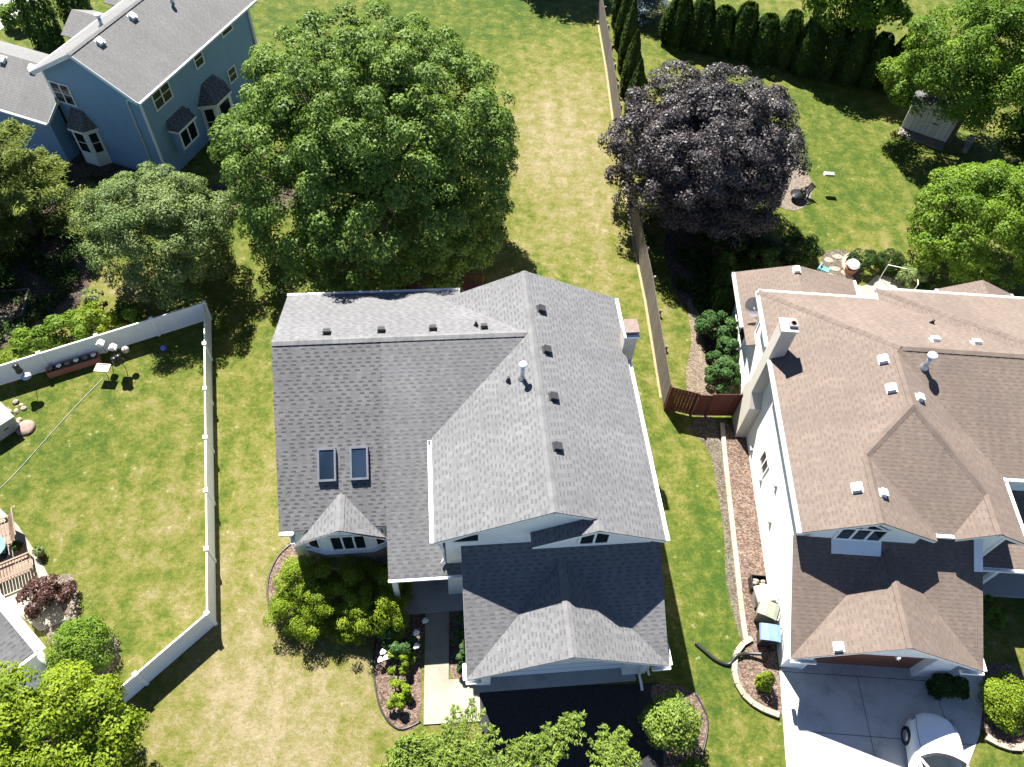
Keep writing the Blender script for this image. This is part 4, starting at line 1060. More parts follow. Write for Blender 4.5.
def bed(name, pts, mat, z=.012, edge=None, n=6):
    lp = smooth_loop(pts, n)
    return sheet(name, lp, z, mat)
bed('mulch_bed', [(-9.05, 11.0), (-8.95, 12.2), (-8.3, 13.0), (-6.9, 12.6), (-4.6, 11.9), (-2.7, 11.3), (-2.70, 9.0), (-2.45, 6.5), (-3.1, 6.12), (-3.85, 6.7), (-4.35, 8.0), (-4.5, 9.2), (-5.2, 9.45), (-6.6, 9.2), (-8.2, 9.9)], M['mulch'])
bed('planting_strip', [(-1.75, 10.3), (-.92, 10.4), (-.6, 8.2), (-1.45, 8.05)], M['mulch'], .010)
bed('mulch_bed', [(6.0, 8.2), (7.6, 8.1), (7.95, 7.0), (7.5, 5.6), (6.9, 3.5), (6.3, 4.5), (6.3, 6.5)], M['mulch'])
bed('mulch_bed', [(10.88, 9.2), (10.86, 20.0), (10.2, 20.0), (9.75, 20.2), (9.75, 15), (9.78, 10.3), (9.3, 9.3), (9.3, 8.4), (9.9, 7.75), (10.7, 7.5)], M['mulch'], .02, n=4)
bed('gravel_strip', [(9.62, 20.2), (9.62, 15), (9.60, 10.4), (9.36, 11.2), (9.22, 12.6), (9.33, 14.6), (9.25, 16.5), (9.05, 18.6), (8.3, 20.0)], M['gravel'], .008)
bed('dirt_path', [(8.5, 21.0), (9.8, 21.0), (9.5, 23), (9.3, 25.5), (9.25, 27.6), (8.75, 27.6), (8.75, 25), (8.35, 23)], mulch('tan_dirt', (.085, .065, .046), (.14, .112, .082), (.21, .175, .135)), .010)
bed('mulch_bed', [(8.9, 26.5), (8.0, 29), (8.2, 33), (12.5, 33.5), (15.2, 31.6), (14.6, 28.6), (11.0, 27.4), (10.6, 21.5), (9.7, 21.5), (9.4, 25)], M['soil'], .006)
bed('mulch_bed', [(18.4, 9.0), (18.9, 9.8), (19.8, 10.0), (20.6, 9.2), (20.4, 7.6), (19.2, 7.0), (18.15, 7.35)], M['mulch'])
bed('mulch_bed', [(-32, 40.5), (-24, 42.5), (-22.2, 35), (-19.9, 33.0), (-13.8, 36), (-11.5, 37.2), (-11.2, 34.8), (-14, 31.6), (-17.6, 31.6), (-21.0, 29.6), (-21.8, 27.4), (-21.6, 25.2), (-22.6, 23), (-28, 20), (-40, 22), (-40, 38)], M['soil'], .008)
bed('mulch_bed', [(-16.9, 10.9), (-16.2, 10.2), (-15.6, 9.0), (-14.2, 8.6), (-13.8, 7.6), (-14.6, 6.9), (-16.2, 8.0), (-17.8, 9.9)], M['pale_gravel'], .008)
sheet('patio', [(-21.5, 14.0), (-19.6, 12.75), (-18.3, 11.55), (-17.2, 10.4), (-16.2, 9.1), (-17.0, 8.6), (-19.5, 10.0), (-22, 11)], .004, M['concrete_warm'], th=.04)
sheet('patio', smooth_loop([(15.3, 30.0), (17.0, 30.2), (18.2, 29.6), (19.3, 30.5), (20.4, 29.9), (21.1, 28.6), (21.3, 26), (15.6, 25.0)], 5), .004, M['concrete_warm'], th=.03)
bed('stepping_area', [(16.4, 30.4), (16.6, 32.0), (18.0, 32.2), (18.4, 31.0), (18.0, 30.0)], M['gravel'], .010)
for i, (x, y) in enumerate(((16.75, 31.4), (17.3, 31.7), (17.75, 31.2), (17.0, 30.75), (17.55, 30.55), (16.6, 30.2))):
    mb = MB(); mb.blob((x, y, .01), .27, .2, .05, 0, 9, 4, .12, 0); struct(mb.build('stepping_stone', M['stone']))
bed('gravel_circle', [(14.6, 35.6), (14.2, 37.2), (15.0, 39.2), (16.3, 39.4), (16.9, 38.0), (16.5, 36.2), (15.6, 35.3)], M['pale_gravel'], .010)
# dry strip along the wooden fence
fl = [(4.10, 55.0), (4.72, 48.0), (5.14, 41.5), (6.02, 31.5), (6.48, 27.5), (6.98, 21.4)]
sheet('dry_grass_strip', fl + [(x + .13, y) for x, y in reversed(fl)], .006, plain('dead_grass', (.22, .18, .11), .95, var=.25, scale=5))
# street and drive beyond the blue house
sheet('road', [(-60, 52), (-34.5, 60), (-28, 72), (-60, 72)], .006, M['kerb'])
sheet('driveway', [(-52, 46), (-36.2, 46), (-35.0, 50), (-34.2, 58.5), (-52, 53)], .010, M['concrete'])

def edging(name, pts, label, w=.17, h=.14, mat=None, n=5, blockl=.42, gap=.012):
    """row of edging blocks following a curve: one wall"""
    lp = smooth_path(pts, n); mb = MB()
    P = [Vector((x, y, 0)) for x, y in lp]
    seg = [0]
    for a, b in zip(P, P[1:]): seg.append(seg[-1] + (b - a).length)
    def at(s):
        for i in range(len(P) - 1):
            if s <= seg[i + 1]: return P[i].lerp(P[i + 1], (s - seg[i]) / max(1e-6, seg[i + 1] - seg[i]))
        return P[-1]
    s = 0
    while s < seg[-1] - .05:
        a, b = at(s), at(min(seg[-1], s + blockl - gap)); r = (b - a).normalized().cross(Vector((0, 0, 1))) * w / 2
        dz = random.uniform(-.008, .008)
        mb.solid([a + r, a - r, b - r, b + r], (0, 0, h + dz)); s += blockl
    o = mb.build(name, mat or M['edging'], bevel=.012)
    return tag(o, label, 'edging')
edging('block_edging', [(9.78, 20.15), (9.72, 17.5), (9.70, 14), (9.68, 11.5), (9.71, 10.2)], 'straight row of tan edging blocks along the mulch below the white wall', .2)
edging('block_edging', [(9.95, 10.25), (9.45, 9.9), (9.18, 9.3), (9.16, 8.6), (9.45, 8.05), (10.0, 7.68), (10.62, 7.48)], 'curved tan block edging round the mulch at the corner of the concrete drive', .2)
edging('block_edging', [(18.15, 7.25), (18.7, 7.0), (19.3, 6.95), (19.9, 7.2)], 'short tan block edging below the round bush right of the white car', .24)
edging('block_edging', [(17.7, 30.0), (17.45, 31.0), (17.7, 31.7), (18.3, 32.0)], 'curved tan block edging beside the two round bushes', .2)
def edge_strip(pts, label):
    mb = MB(); mb.tube([(x, y, .03) for x, y in smooth_path(pts, 6)], .035, 6)
    tag(mb.build('lawn_edging', M['black_plastic'], smooth=True), label, 'edging')
edge_strip([(-8.3, 13.0), (-8.85, 12.3), (-9.05, 11.4), (-8.9, 10.5), (-8.6, 10.1)], 'dark plastic lawn edging curving beside the bay window')
edge_strip([(-4.45, 9.2), (-4.4, 8.2), (-3.9, 6.75), (-3.15, 6.1), (-2.4, 6.4)], 'dark plastic lawn edging round the mulch bed beside the front path')
edge_strip([(7.6, 8.1), (7.98, 7.1), (7.6, 5.7), (7.1, 4.4)], 'dark plastic lawn edging round the mulch right of the asphalt drive')

# ------------------------------------------------------------------ fences
def vinyl_fence():
    t = thing('privacy_fence', 'white vinyl panel fence enclosing the lawn at the left', 'fence', (-14.9, 24.0, 0))
    o = Vector((-14.9, 24.0, 0))
    runs = [((-30.0, 15.6), (-15.0, 24.2)), ((-15.0, 24.2), (-10.6, 9.35)), ((-10.6, 9.35), (-14.3, 4.7))]
    for a, b in runs:
        a = Vector((*a, 0)) - o; b = Vector((*b, 0)) - o; L = (b - a).length; n = round(L / 2.4); d = (b - a) / L
        r = d.cross(Vector((0, 0, 1)))
        for i in range(n + 1):
            p = a + d * (L * i / n)
            if i == n and b != Vector((-14.3, 4.7, 0)) - o: continue
            mb = MB(); mb.rbox(p + Vector((0, 0, .63)), .13, .13, 1.26, math.atan2(d.y, d.x)); ps = mb.build('post', M['white'], t)
            mb = MB(); mb.rbox(p + Vector((0, 0, 1.275)), .17, .17, .03, math.atan2(d.y, d.x)); mb.rbox(p + Vector((0, 0, 1.305)), .1, .1, .03, math.atan2(d.y, d.x)); mb.build('post_cap', M['white'], ps)
            if i < n:
                q = a + d * (L * (i + 1) / n)
                mb = MB(); mb.beam(p + d * .066 + Vector((0, 0, 1.10)), q - d * .066 + Vector((0, 0, 1.10)), .03, .96)
                pn = mb.build('panel', M['vinyl'], t)
                mb = MB(); mb.beam(p + d * .067 + Vector((0, 0, 1.22)), q - d * .067 + Vector((0, 0, 1.22)), .055, .118)
                mb.beam(p + d * .067 + Vector((0, 0, .138)), q - d * .067 + Vector((0, 0, .138)), .055, .1); mb.build_each('rail', M['white'], pn, 6)
vinyl_fence()
def wood_fence():
    pts = [(4.28, 55.0), (4.90, 48.0), (5.32, 41.5), (6.2, 31.5), (6.65, 27.5), (7.16, 20.9)]
    o = Vector((5.32, 41.5, 0))
    t = thing('wood_fence', 'long weathered board fence between the dry lawn and the purple tree', 'fence', o)
    P = [Vector((x, y, 0)) - o for x, y in pts]
    for a, b in zip(P, P[1:]):
        L = (b - a).length; n = max(1, round(L / 2.4)); d = (b - a) / L; r = -d.cross(Vector((0, 0, 1)))
        for i in range(n):
            p, q = a + d * (L * i / n), a + d * (L * (i + 1) / n)
            mb = MB(); k = int((q - p).length / .145)
            for j in range(k):
                c = p + d * ((j + .5) * (q - p).length / k) - r * .03
                h = 1.74 + random.uniform(-.015, .015)
                mb.rbox(c + Vector((0, 0, h / 2 + .03)), .135, .02, h, math.atan2(d.y, d.x) + random.uniform(-.03, .03))
            pn = mb.build('panel', M['wood_fence'], t)
            for z in (.35, 1.45):
                mb = MB(); mb.beam(p + r * .015 + Vector((0, 0, z)), q + r * .015 + Vector((0, 0, z)), .045, .09); mb.build('rail', M['timber'], pn)
            mb = MB(); mb.rbox(p + r * .07 + Vector((0, 0, .9)), .1, .1, 1.8, math.atan2(d.y, d.x)); mb.build('post', M['timber'], t)
wood_fence()
def red_gate():
    o = Vector((7.18, 20.75, 0)); t = thing('gate', 'red stained wooden gate and side panels between fence and pale chimney', 'gate', o)
    pts = [(7.18, 20.75), (8.35, 20.5), (9.05, 20.52), (10.34, 20.62)]
    P = [Vector((x, y, 0)) - o for x, y in pts]
    for i, (a, b) in enumerate(zip(P, P[1:])):
        d = (b - a).normalized(); L = (b - a).length; k = int(L / .14)
        h = 1.72 if i != 1 else 1.62
        mb = MB()
        for j in range(k):
            c = a + d * ((j + .5) * L / k); mb.rbox(c + Vector((0, 0, h / 2 + .08)), L / k - .008, .022, h, math.atan2(d.y, d.x))
        pn = mb.build('gate_leaf' if i == 1 else 'panel', M['wood_red'], t)
        r = d.cross(Vector((0, 0, 1)))
        for z in (.4, 1.5):
            mb = MB(); mb.beam(a - r * .035 + Vector((0, 0, z)), b - r * .035 + Vector((0, 0, z)), .04, .09); mb.build('rail', M['wood_red'], pn)
        if i == 1:
            mb = MB(); mb.beam(a + r * .03 + Vector((0, 0, .16)), b + r * .03 + Vector((0, 0, .16)), .03, .05); mb.beam(a + d * .03 + r * .03 + Vector((0, 0, .2)), a + d * .03 + r * .03 + Vector((0, 0, 1.6)), .03, .03)
            mb.build('gate_brace', M['galv'], pn)
    for p in P:
        mb = MB(); mb.rbox(p + Vector((0, 0, .92)), .1, .1, 1.84); mb.build('post', M['wood_red'], t)
red_gate()

# ------------------------------------------------------------------ trees
G_T = 'broad-leaved garden trees'
dome_tree('broadleaf_tree', 'very large round green tree behind the grey-roofed house', 'tree', (-7.35, 29.9), 6.7, 7.0, 5.9, 6.2, 'maple', 800, 190000, .145, .34, (.42, .75), zlo=-.8, lump=.05, nl=26, inner=.34)
dome_tree('broadleaf_tree', 'grey-green leafy tree by the corner of the white fence', 'tree', (-17.3, 26.8), 3.35, 3.0, 2.6, 3.3, 'grey', 200, 60000, .11, .16, (.38, .65), zlo=-.85, lump=.12)
dome_tree('purple_tree', 'dark purple-leaved tree beside the wooden fence', 'tree', (9.25, 34.1), 4.75, 4.3, 3.8, 4.5, 'purple', 520, 150000, .135, .24, (.42, .75), zlo=-.8, lump=.13, inner=.5)
dome_tree('broadleaf_tree', 'tall shady tree above the grey shed at the upper right', 'tree', (26.3, 42.9), 5.0, 3.8, 3.9, 5.5, 'bright', 240, 80000, .15, .26, (.5, .9), zlo=-.75, lump=.14)
dome_tree('broadleaf_tree', 'bright green tree behind the brown-roofed house at the right edge', 'tree', (24.1, 31.9), 3.7, 3.1, 2.8, 3.3, 'bright', 190, 60000, .13, .2, (.4, .72), zlo=-.85, lump=.12)
dome_tree('broadleaf_tree', 'leafy tree beyond the dark evergreen hedge at the top edge', 'tree', (20.6, 50.6), 3.2, 2.0, 2.0, 4.8, 'bright', 60, 13000, .24, .17, (.6, 1.0), zlo=-.6, lump=.2)
dome_tree('broadleaf_tree', 'bright yellow-green tree at the bottom left corner', 'tree', (-13.7, 4.3), 2.75, 2.2, 2.0, 3.7, 'lime', 170, 36000, .11, .17, (.3, .55), zlo=-.8, lump=.16)
dome_tree('broadleaf_tree', 'dark shaded tree at the right edge beyond the grey shed', 'tree', (30.6, 39.6), 2.6, 2.4, 2.2, 2.6, 'dark', 90, 22000, .15, .15, (.45, .8), zlo=-.8)
dome_tree('broadleaf_tree', 'tree just beyond the top edge casting a shadow on the far lawn', 'tree', (.2, 60.5), 3.0, 2.4, 2.6, 5.0, 'maple', 60, 9000, .3, .2, (.7, 1.1), zlo=-.6)

def tuft_tree(name, label, loc, base_r, tips, leaf, per, size, top, aspect=.34):
    """open feathery tree: long boughs with short alternating twigs that shorten towards a pointed tip"""
    t = thing(name, label, 'tree', (loc[0], loc[1], 0))
    C = np.array([[x - loc[0], y - loc[1], z] for x, y, z in tips], float)
    Ps, Ns, Ss, Rs, Ts = [], [], [], [], []
    mb = MB(); top = np.array(top, float)
    mb.tube([(0, 0, -.1), (0, 0, .2), tuple(top * .6), tuple(top)], [base_r * 1.4, base_r, base_r * .75, base_r * .5], 9)
    nt = 12
    for c in C:
        s0 = top * RNG.uniform(.75, 1.0); mid = s0 * .5 + c * .5 + np.array([RNG.normal(0, .12), RNG.normal(0, .12), .10])
        B = lambda u: (1 - u) ** 2 * s0 + 2 * u * (1 - u) * mid + u * u * c
        mb.tube([tuple(B(u)) for u in np.linspace(0, 1, 7)], list(np.linspace(base_r * .30, .006, 7)), 5)
        L0 = np.linalg.norm(c - s0); tone = RNG.random(); reach = min(.95, 1.5 / L0)
        for j in range(nt):
            u = 1 - reach * (j + .5 * RNG.random()) / nt; p = B(u); f = B(min(1, u + .02)) - B(u - .02); f /= np.linalg.norm(f) + 1e-9
            sd = np.cross(f, [0, 0, 1]); sd /= np.linalg.norm(sd) + 1e-9
            sg = 1 if j % 2 else -1
            d = f * RNG.uniform(.5, .9) + sd * sg * RNG.uniform(.7, 1.0) + np.array([0, 0, RNG.uniform(-.25, .2)]); d /= np.linalg.norm(d)
            if j == 0: d = f
            L = (.18 + .42 * min(1, 2.0 * (1 - u) / reach + .1)) * RNG.uniform(.45, 1.3)
            mb.tube([tuple(p), tuple(p + d * L)], [.006, .002], 3)
            k = max(6, int(per / (len(C) * nt))); q = RNG.random(k)
            side = np.cross(d, [0, 0, 1]); side /= np.linalg.norm(side) + 1e-9
            w = RNG.normal(0, .062, k) * (1.1 - .6 * q)
            Ps.append(p + d * (q * L)[:, None] + side * w[:, None] + np.stack([0 * q, 0 * q, RNG.normal(-.01, .05, k) - .3 * np.abs(w)], 1))
            Ns.append(np.array([0, 0, 1.0]) + unit(k) * .7); Ts.append(d * .6 + side * np.sign(w)[:, None] + unit(k) * .35)
            Ss.append(size * RNG.uniform(.6, 1.35, k)); Rs.append(.5 * RNG.random(k) + .3 * tone + .2 * RNG.random())
    leaf_cloud('crown', np.concatenate(Ps), np.concatenate(Ns), np.concatenate(Ss), t, LEAF[leaf], aspect, np.concatenate(Rs), .1, np.concatenate(Ts))
    mb.build('trunk', M['bark'], t, True)
    return t
tips = []
for i in range(60):      # leafy near side of the locust
    a = RNG.uniform(0, 6.28); r = math.sqrt(RNG.random()); tips.append((-1.35 + 1.45 * r * math.cos(a), 4.2 + 1.2 * r * math.sin(a), RNG.uniform(3.4, 4.6)))
tips += [(-.55, 6.1, 4.1), (-1.1, 5.8, 4.2), (-.1, 5.0, 4.0), (.5, 4.6, 4.1), (.9, 4.9, 4.0), (1.3, 5.2, 4.1), (1.75, 5.35, 4.0), (2.1, 5.6, 3.9), (2.65, 5.95, 3.9), (2.9, 6.05, 3.8), (1.2, 4.4, 4.0), (1.9, 4.5, 3.9), (2.2, 4.9, 3.8), (.3, 4.1, 4.3),
         (-2.9, 4.6, 3.8), (-3.3, 4.2, 3.6), (-3.0, 3.9, 3.9), (-2.6, 5.0, 3.7), (.1, 5.5, 3.8)]
tuft_tree('locust_tree', 'feathery light green tree at the bottom edge before the asphalt drive', (-.6, 2.2), .14, tips, 'locust', 52000, .11, (-.1, .6, 3.2))
tips = [(3.75, 5.9, 3.2), (4.05, 5.5, 3.3), (3.65, 5.2, 3.3), (4.3, 5.9, 3.1), (4.0, 4.9, 3.4), (4.55, 5.2, 3.2), (3.6, 4.6, 3.4), (4.3, 4.5, 3.4), (4.6, 4.9, 3.0), (3.9, 4.2, 3.5), (4.7, 4.3, 3.2)]
tuft_tree('locust_tree', 'small feathery light green tree over the right side of the asphalt drive', (4.0, 3.0), .09, tips, 'locust', 10000, .11, (.05, .5, 2.6))

def conifer(label, loc, h, r, leaf, per, size, name='conifer_tree', tiers=11, droop=.10, nb=10, spread=.17):
    """layered conifer: whorls of flat boughs"""
    t = thing(name, label, 'tree', (loc[0], loc[1], 0))
    mb = MB(); mb.tube([(0, 0, -.1), (0, 0, h * .5), (0, 0, h * .97)], [h * .025, h * .017, .01], 9)
    Ps, Ns, Ss, Rs, Ts = [], [], [], [], []
    boughs = []
    for i in range(tiers):
        z = h * (.10 + .85 * i / tiers); L = r * (1 - (i / tiers) ** 1.25) + .25
        for j in range(nb if i < tiers * .7 else 6):
            az = RNG.uniform(0, 6.28); boughs.append((z + RNG.normal(0, h * .02), L * RNG.uniform(.7, 1.1), az))
    tot = sum(b[1] ** 1.6 for b in boughs)
    for z, L, az in boughs:
        f = np.array([math.cos(az), math.sin(az), -droop]); side = np.array([-math.sin(az), math.cos(az), 0])
        b0 = np.array([0, 0, z]); mb.tube([tuple(b0), tuple(b0 + f * L * .95)], [.03, .006], 4)
        k = max(10, int(per * L ** 1.6 / tot)); u = RNG.random(k) ** .65; w = RNG.normal(0, spread, k) * L * (.35 + .65 * np.sin(np.pi * np.minimum(u, .9)))
        Ps.append(b0 + f * (u * L)[:, None] + side * w[:, None] + np.stack([0 * u, 0 * u, RNG.normal(.04, .09, k) + .10 * u * L * .5], 1))
        Ns.append(np.array([0, 0, 1.0]) + unit(k) * .6); Ts.append(f * .8 + side * np.sign(w)[:, None] * .7 + unit(k) * .3)
        Ss.append(size * RNG.uniform(.7, 1.3, k)); Rs.append(.35 * RNG.random(k) + .35 * RNG.random() + .3 * u ** 3)
    leaf_cloud('crown', np.concatenate(Ps), np.concatenate(Ns), np.concatenate(Ss), t, LEAF[leaf], .3, np.concatenate(Rs), .08, np.concatenate(Ts))
    mb.build('trunk', M['bark'], t, True)
conifer('feathery yellow-green pine at the left edge below the blue house', (-25.5, 28.9), 9.2, 4.5, 'pine', 60000, .17, tiers=10, droop=.02, nb=6, spread=.11)
conifer('dark pine at the left edge behind the fenced lawn', (-28.0, 24.6), 8.0, 3.6, 'dark', 24000, .2)
conifer('pale blue spruce at the top edge beside the fence-side evergreens', (7.4, 55.2), 4.8, 2.0, 'spruce', 11000, .17, 'spruce_tree', 12)

# evergreen columns along the fence
ORD = ['first', 'second', 'third', 'fourth', 'fifth', 'sixth', 'seventh', 'eighth', 'ninth', 'tenth', 'eleventh', 'twelfth']
proto = None
for i in range(10):
    f = i / 9; y = 42.6 + 12.2 * f; x = 6.35 + (-.75) * f + .28 * (i % 2) - .1
    lb = ORD[i] + ' narrow evergreen from the near end of the row along the board fence'
    if i in (0, 1):
        t = thing('arborvitae', lb, 'evergreen', (x, y, 0), RNG.uniform(0, 6), 'narrow evergreens along the board fence')
        column(t, 3.3, .52, 'arbor', 2600, .15)
        protos = [t] if i == 0 else protos + [t]
    else:
        t = copy_tree(protos[i % 2]); t.location = (x, y, 0); t.rotation_euler = (0, 0, RNG.uniform(0, 6)); t['label'] = lb
        h = RNG.uniform(1.0, 1.3); t.scale = (RNG.uniform(.9, 1.1), RNG.uniform(.9, 1.1), h)
for i in range(12):
    f = i / 11; x = 9.6 + 15.6 * f; y = 52.0 - 4.1 * f - .9 * math.sin(math.pi * f) * 0
    lb = ORD[i] + ' big dark evergreen from the left in the hedge row behind the shed lawn'
    if i in (0, 1):
        t = thing('arborvitae', lb, 'evergreen', (x, y, 0), RNG.uniform(0, 6), 'dark evergreens of the hedge row')
        column(t, 3.35, 1.12, 'dark', 7500, .17, .6)
        protos = [t] if i == 0 else protos + [t]
    else:
        t = copy_tree(protos[i % 2]); t.location = (x, y + RNG.uniform(-.15, .15), 0); t.rotation_euler = (0, 0, RNG.uniform(0, 6)); t['label'] = lb
        t.scale = (RNG.uniform(.88, 1.14), RNG.uniform(.88, 1.14), RNG.uniform(.82, 1.16))
for (x, y, h, r, lb) in ((-31.9, 46.4, 6.0, 1.15, 'tall dark evergreen column left of the pair behind the blue house'), (-30.2, 48.0, 5.6, 1.05, 'tall dark evergreen column right of the pair behind the blue house')):
    t = thing('arborvitae', lb, 'evergreen', (x, y, 0), 0, 'dark evergreen pair behind the blue house'); column(t, h, r, 'dark', 4200, .22, .8)
for (x, y, h, r, lb) in ((10.6, 29.5, 1.9, .62, 'farthest of three clipped dark evergreens beside the white low wall'), (10.45, 28.2, 2.0, .64, 'middle of three clipped dark evergreens beside the white low wall'), (10.4, 27.0, 1.9, .62, 'nearest of three clipped dark evergreens beside the white low wall')):
    t = thing('clipped_evergreen', lb, 'evergreen', (x, y, 0), 0, 'clipped dark evergreens'); column(t, h, r, 'dark', 2600, .13, .7)
t = thing('clipped_evergreen', 'small cone-shaped evergreen in the mulch beside the concrete drive', 'evergreen', (10.15, 8.55, 0)); column(t, 1.15, .34, 'lime', 1800, .08, .8)

# ------------------------------------------------------------------ shrubs
gr = 'leafy shrubs beside the white wall'
bush('shrub', 'large leafy green shrub farthest along the white wall', (9.85, 25.3), 1.0, .95, 1.5, 'peony', 3800, .14, 30, gr)
bush('shrub', 'leafy green shrub in the middle against the white wall', (10.15, 24.0), .8, .7, 1.3, 'peony', 2600, .13, 22, gr)
bush('shrub', 'leafy green shrub nearest the red gate against the white wall', (10.0, 22.6), .85, .95, 1.3, 'peony', 3400, .13, 26, gr)
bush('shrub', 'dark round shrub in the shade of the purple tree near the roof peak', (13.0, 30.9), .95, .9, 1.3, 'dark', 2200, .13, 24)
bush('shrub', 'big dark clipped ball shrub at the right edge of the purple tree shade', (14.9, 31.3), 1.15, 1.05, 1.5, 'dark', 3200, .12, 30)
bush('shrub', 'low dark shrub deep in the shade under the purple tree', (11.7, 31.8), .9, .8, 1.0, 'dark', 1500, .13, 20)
bush('round_shrub', 'left of two clipped round shrubs beside the concrete patio', (18.35, 31.0), .82, .72, 1.1, 'dark', 3000, .10, 30)
bush('round_shrub', 'right of two clipped round shrubs beside the concrete patio', (19.8, 31.05), .82, .72, 1.1, 'dark', 3000, .10, 30)
bush('shrub', 'pale green loose shrub at the patio edge below the right tree', (20.75, 29.9), .8, .9, 1.2, 'grey', 1900, .12, 20)
bush('shrub', 'small dark green shrub beside the pale patio shrub', (21.5, 29.3), .7, .5, .8, 'dark', 1100, .11, 14)
bush('round_shrub', 'large clipped round green shrub by the left house corner', (-14.9, 7.9), 1.2, 1.1, 1.6, 'bright', 9000, .085, 80)
bush('barberry_shrub', 'dark red-leaved shrub at the edge of the left patio', (-16.95, 9.75), .95, .85, 1.2, 'barberry', 2600, .11, 26, lump=.25)
bush('shrub', 'small brown-tipped shrub between the red shrub and the round green one', (-15.75, 8.75), .3, .3, .5, 'barberry', 500, .08, 9)
bush('round_shrub', 'bright yellow-green clipped round shrub right of the concrete drive', (19.05, 8.35), 1.0, .95, 1.25, 'lime', 7000, .085, 70)
bush('shrub', 'small bright leafy shrub right of the brown garage', (19.6, 11.9), .45, .7, .8, 'bright', 900, .11, 14)
bush('shrub', 'dark shrub tucked under the brown garage eave by the white door casing', (17.0, 8.85), .85, .36, .9, 'dark', 4200, .10, 40, crad=.6)
bush('shrub', 'round grey-green shrub at the end of the asphalt drive', (6.45, 6.75), 1.0, .95, 2.0, 'locust', 6000, .10, 60)
bush('shrub', 'dark low shrub at the bottom edge right of the asphalt drive', (7.3, 5.2), .55, .6, .6, 'bright', 900, .10, 14)
bush('shrub', 'small round bright shrub on the grass behind the blue house', (-34.5, 48.5), 1.5, 1.2, 1.5, 'bright', 1800, .18, 22)
gn = 'bushy green plants behind the white fence'
bush('shrub', 'dark-topped bush behind the white fence nearest the fence corner', (-18.7, 23.4), 1.0, .9, 1.2, 'bright', 2600, .12, 16, gn)
bush('shrub', 'yellow-green bush second from the corner behind the white fence', (-19.9, 23.1), 1.2, 1.0, 1.25, 'lime', 3200, .12, 20, gn)
bush('shrub', 'bright green wide bush behind the middle of the white fence', (-21.2, 22.4), 1.25, 1.05, 1.25, 'bright', 3400, .12, 22, gn)
bush('shrub', 'bright green bush behind the white fence toward the left edge', (-22.4, 21.5), 1.1, 1.0, 1.15, 'bright', 2800, .12, 20, gn)
bush('shrub', 'small low bush behind the white fence at the left edge', (-23.2, 20.8), .7, .6, .7, 'lime', 900, .12, 12, gn)
bush('shrub', 'thin twiggy bush in the trodden gap behind the white fence', (-20.9, 24.5), .8, .7, .9, 'grey', 1100, .11, 10)
# juniper hedge before the bay window
def juniper():
    t = thing('juniper_hedge', 'wide yellow-green spreading juniper below the bay window', 'shrub', (-5.9, 10.4, 0))
    C, rad = [], []
    while len(C) < 210:
        x = RNG.uniform(-2.35, 2.35); w = 1.45 - .10 * abs(x); y = RNG.uniform(-w, w) + .02 * x
        C.append((x, y, (.35 + 1.6 * RNG.random()) * (1 - .35 * (y / 1.5) ** 2 - .3 * (x / 2.4) ** 4))); rad.append(RNG.uniform(.26, .44))
    C = np.array(C); rad = np.array(rad)
    P, N, S, Rd = clump_leaves(C, rad, 46000, .09, np.array([0, 0, -.8]), .4, .8)
    T = P * np.array([.3, .3, 0]) + np.array([0, -.3, .35]) + unit(len(P)) * .5
    P[:, 2] = np.maximum(P[:, 2], .04)
    leaf_cloud('foliage', P, N, S, t, LEAF['lime'], .4, Rd, .1, T)
    mb = MB()
    for c in C[:10]: mb.tube([(c[0] * .4, c[1] * .4, -.02), tuple(c * np.array([.7, .7, .6])), tuple(c)], [.03, .02, .01], 5)
    mb.build('stem', M['bark'], t, True)
juniper()
def flower_bush(label, loc, r, h, leaf, blooms, bmat):
    t = bush('flower_bush', label, loc, r, r, h, leaf, 1300, .12, 14, cat='flowers')
    for x, y, z in blooms:
        mb = MB()
        for k in range(9):
            a = k * 2.4; q = .035 + .012 * k
            mb.blob((x + q * math.cos(a) * .7, y + q * math.sin(a) * .7, z + .02 * math.sin(k * 3)), .055, .055, .035, 0, 7, 4, .1)
        mb.build('bloom', bmat, t, True)
flower_bush('leafy green peony with large white blooms beside the front path', (-3.5, 9.1), .66, 1.15, 'peony', [(-.55, .5, .85), (.6, .22, .8), (.66, -.25, .7), (.2, -.62, .65), (-.55, -.5, .55), (-.62, -.75, .42), (.85, .75, .6), (-.42, -.68, .5)], M['flower'])
bush('golden_shrub', 'upper of two golden yellow-green shrubs in the path-side bed', (-3.5, 8.35), .55, .55, .8, 'lime', 1100, .13, 13)
bush('golden_shrub', 'lower of two golden yellow-green shrubs in the path-side bed', (-3.35, 7.15), .5, .55, .8, 'lime', 1100, .12, 13)
bush('shrub', 'sparse dull green plant between the golden shrubs and the path', (-2.95, 8.6), .28, .28, .45, 'grey', 260, .10, 7)
for i, (x, y, r, lb) in enumerate(((-1.15, 9.75, .36, 'upper'), (-1.1, 9.1, .38, 'middle'), (-1.05, 8.5, .34, 'lower'))):
    bush('shrub', lb + ' of the leafy plants squeezed between path and garage wall', (x, y), r, .5, 1.25, 'peony', 1300, .10, 16, 'leafy plants between path and garage')
for i, (x, y) in enumerate(((-9.2, 11.6),)):
    pass

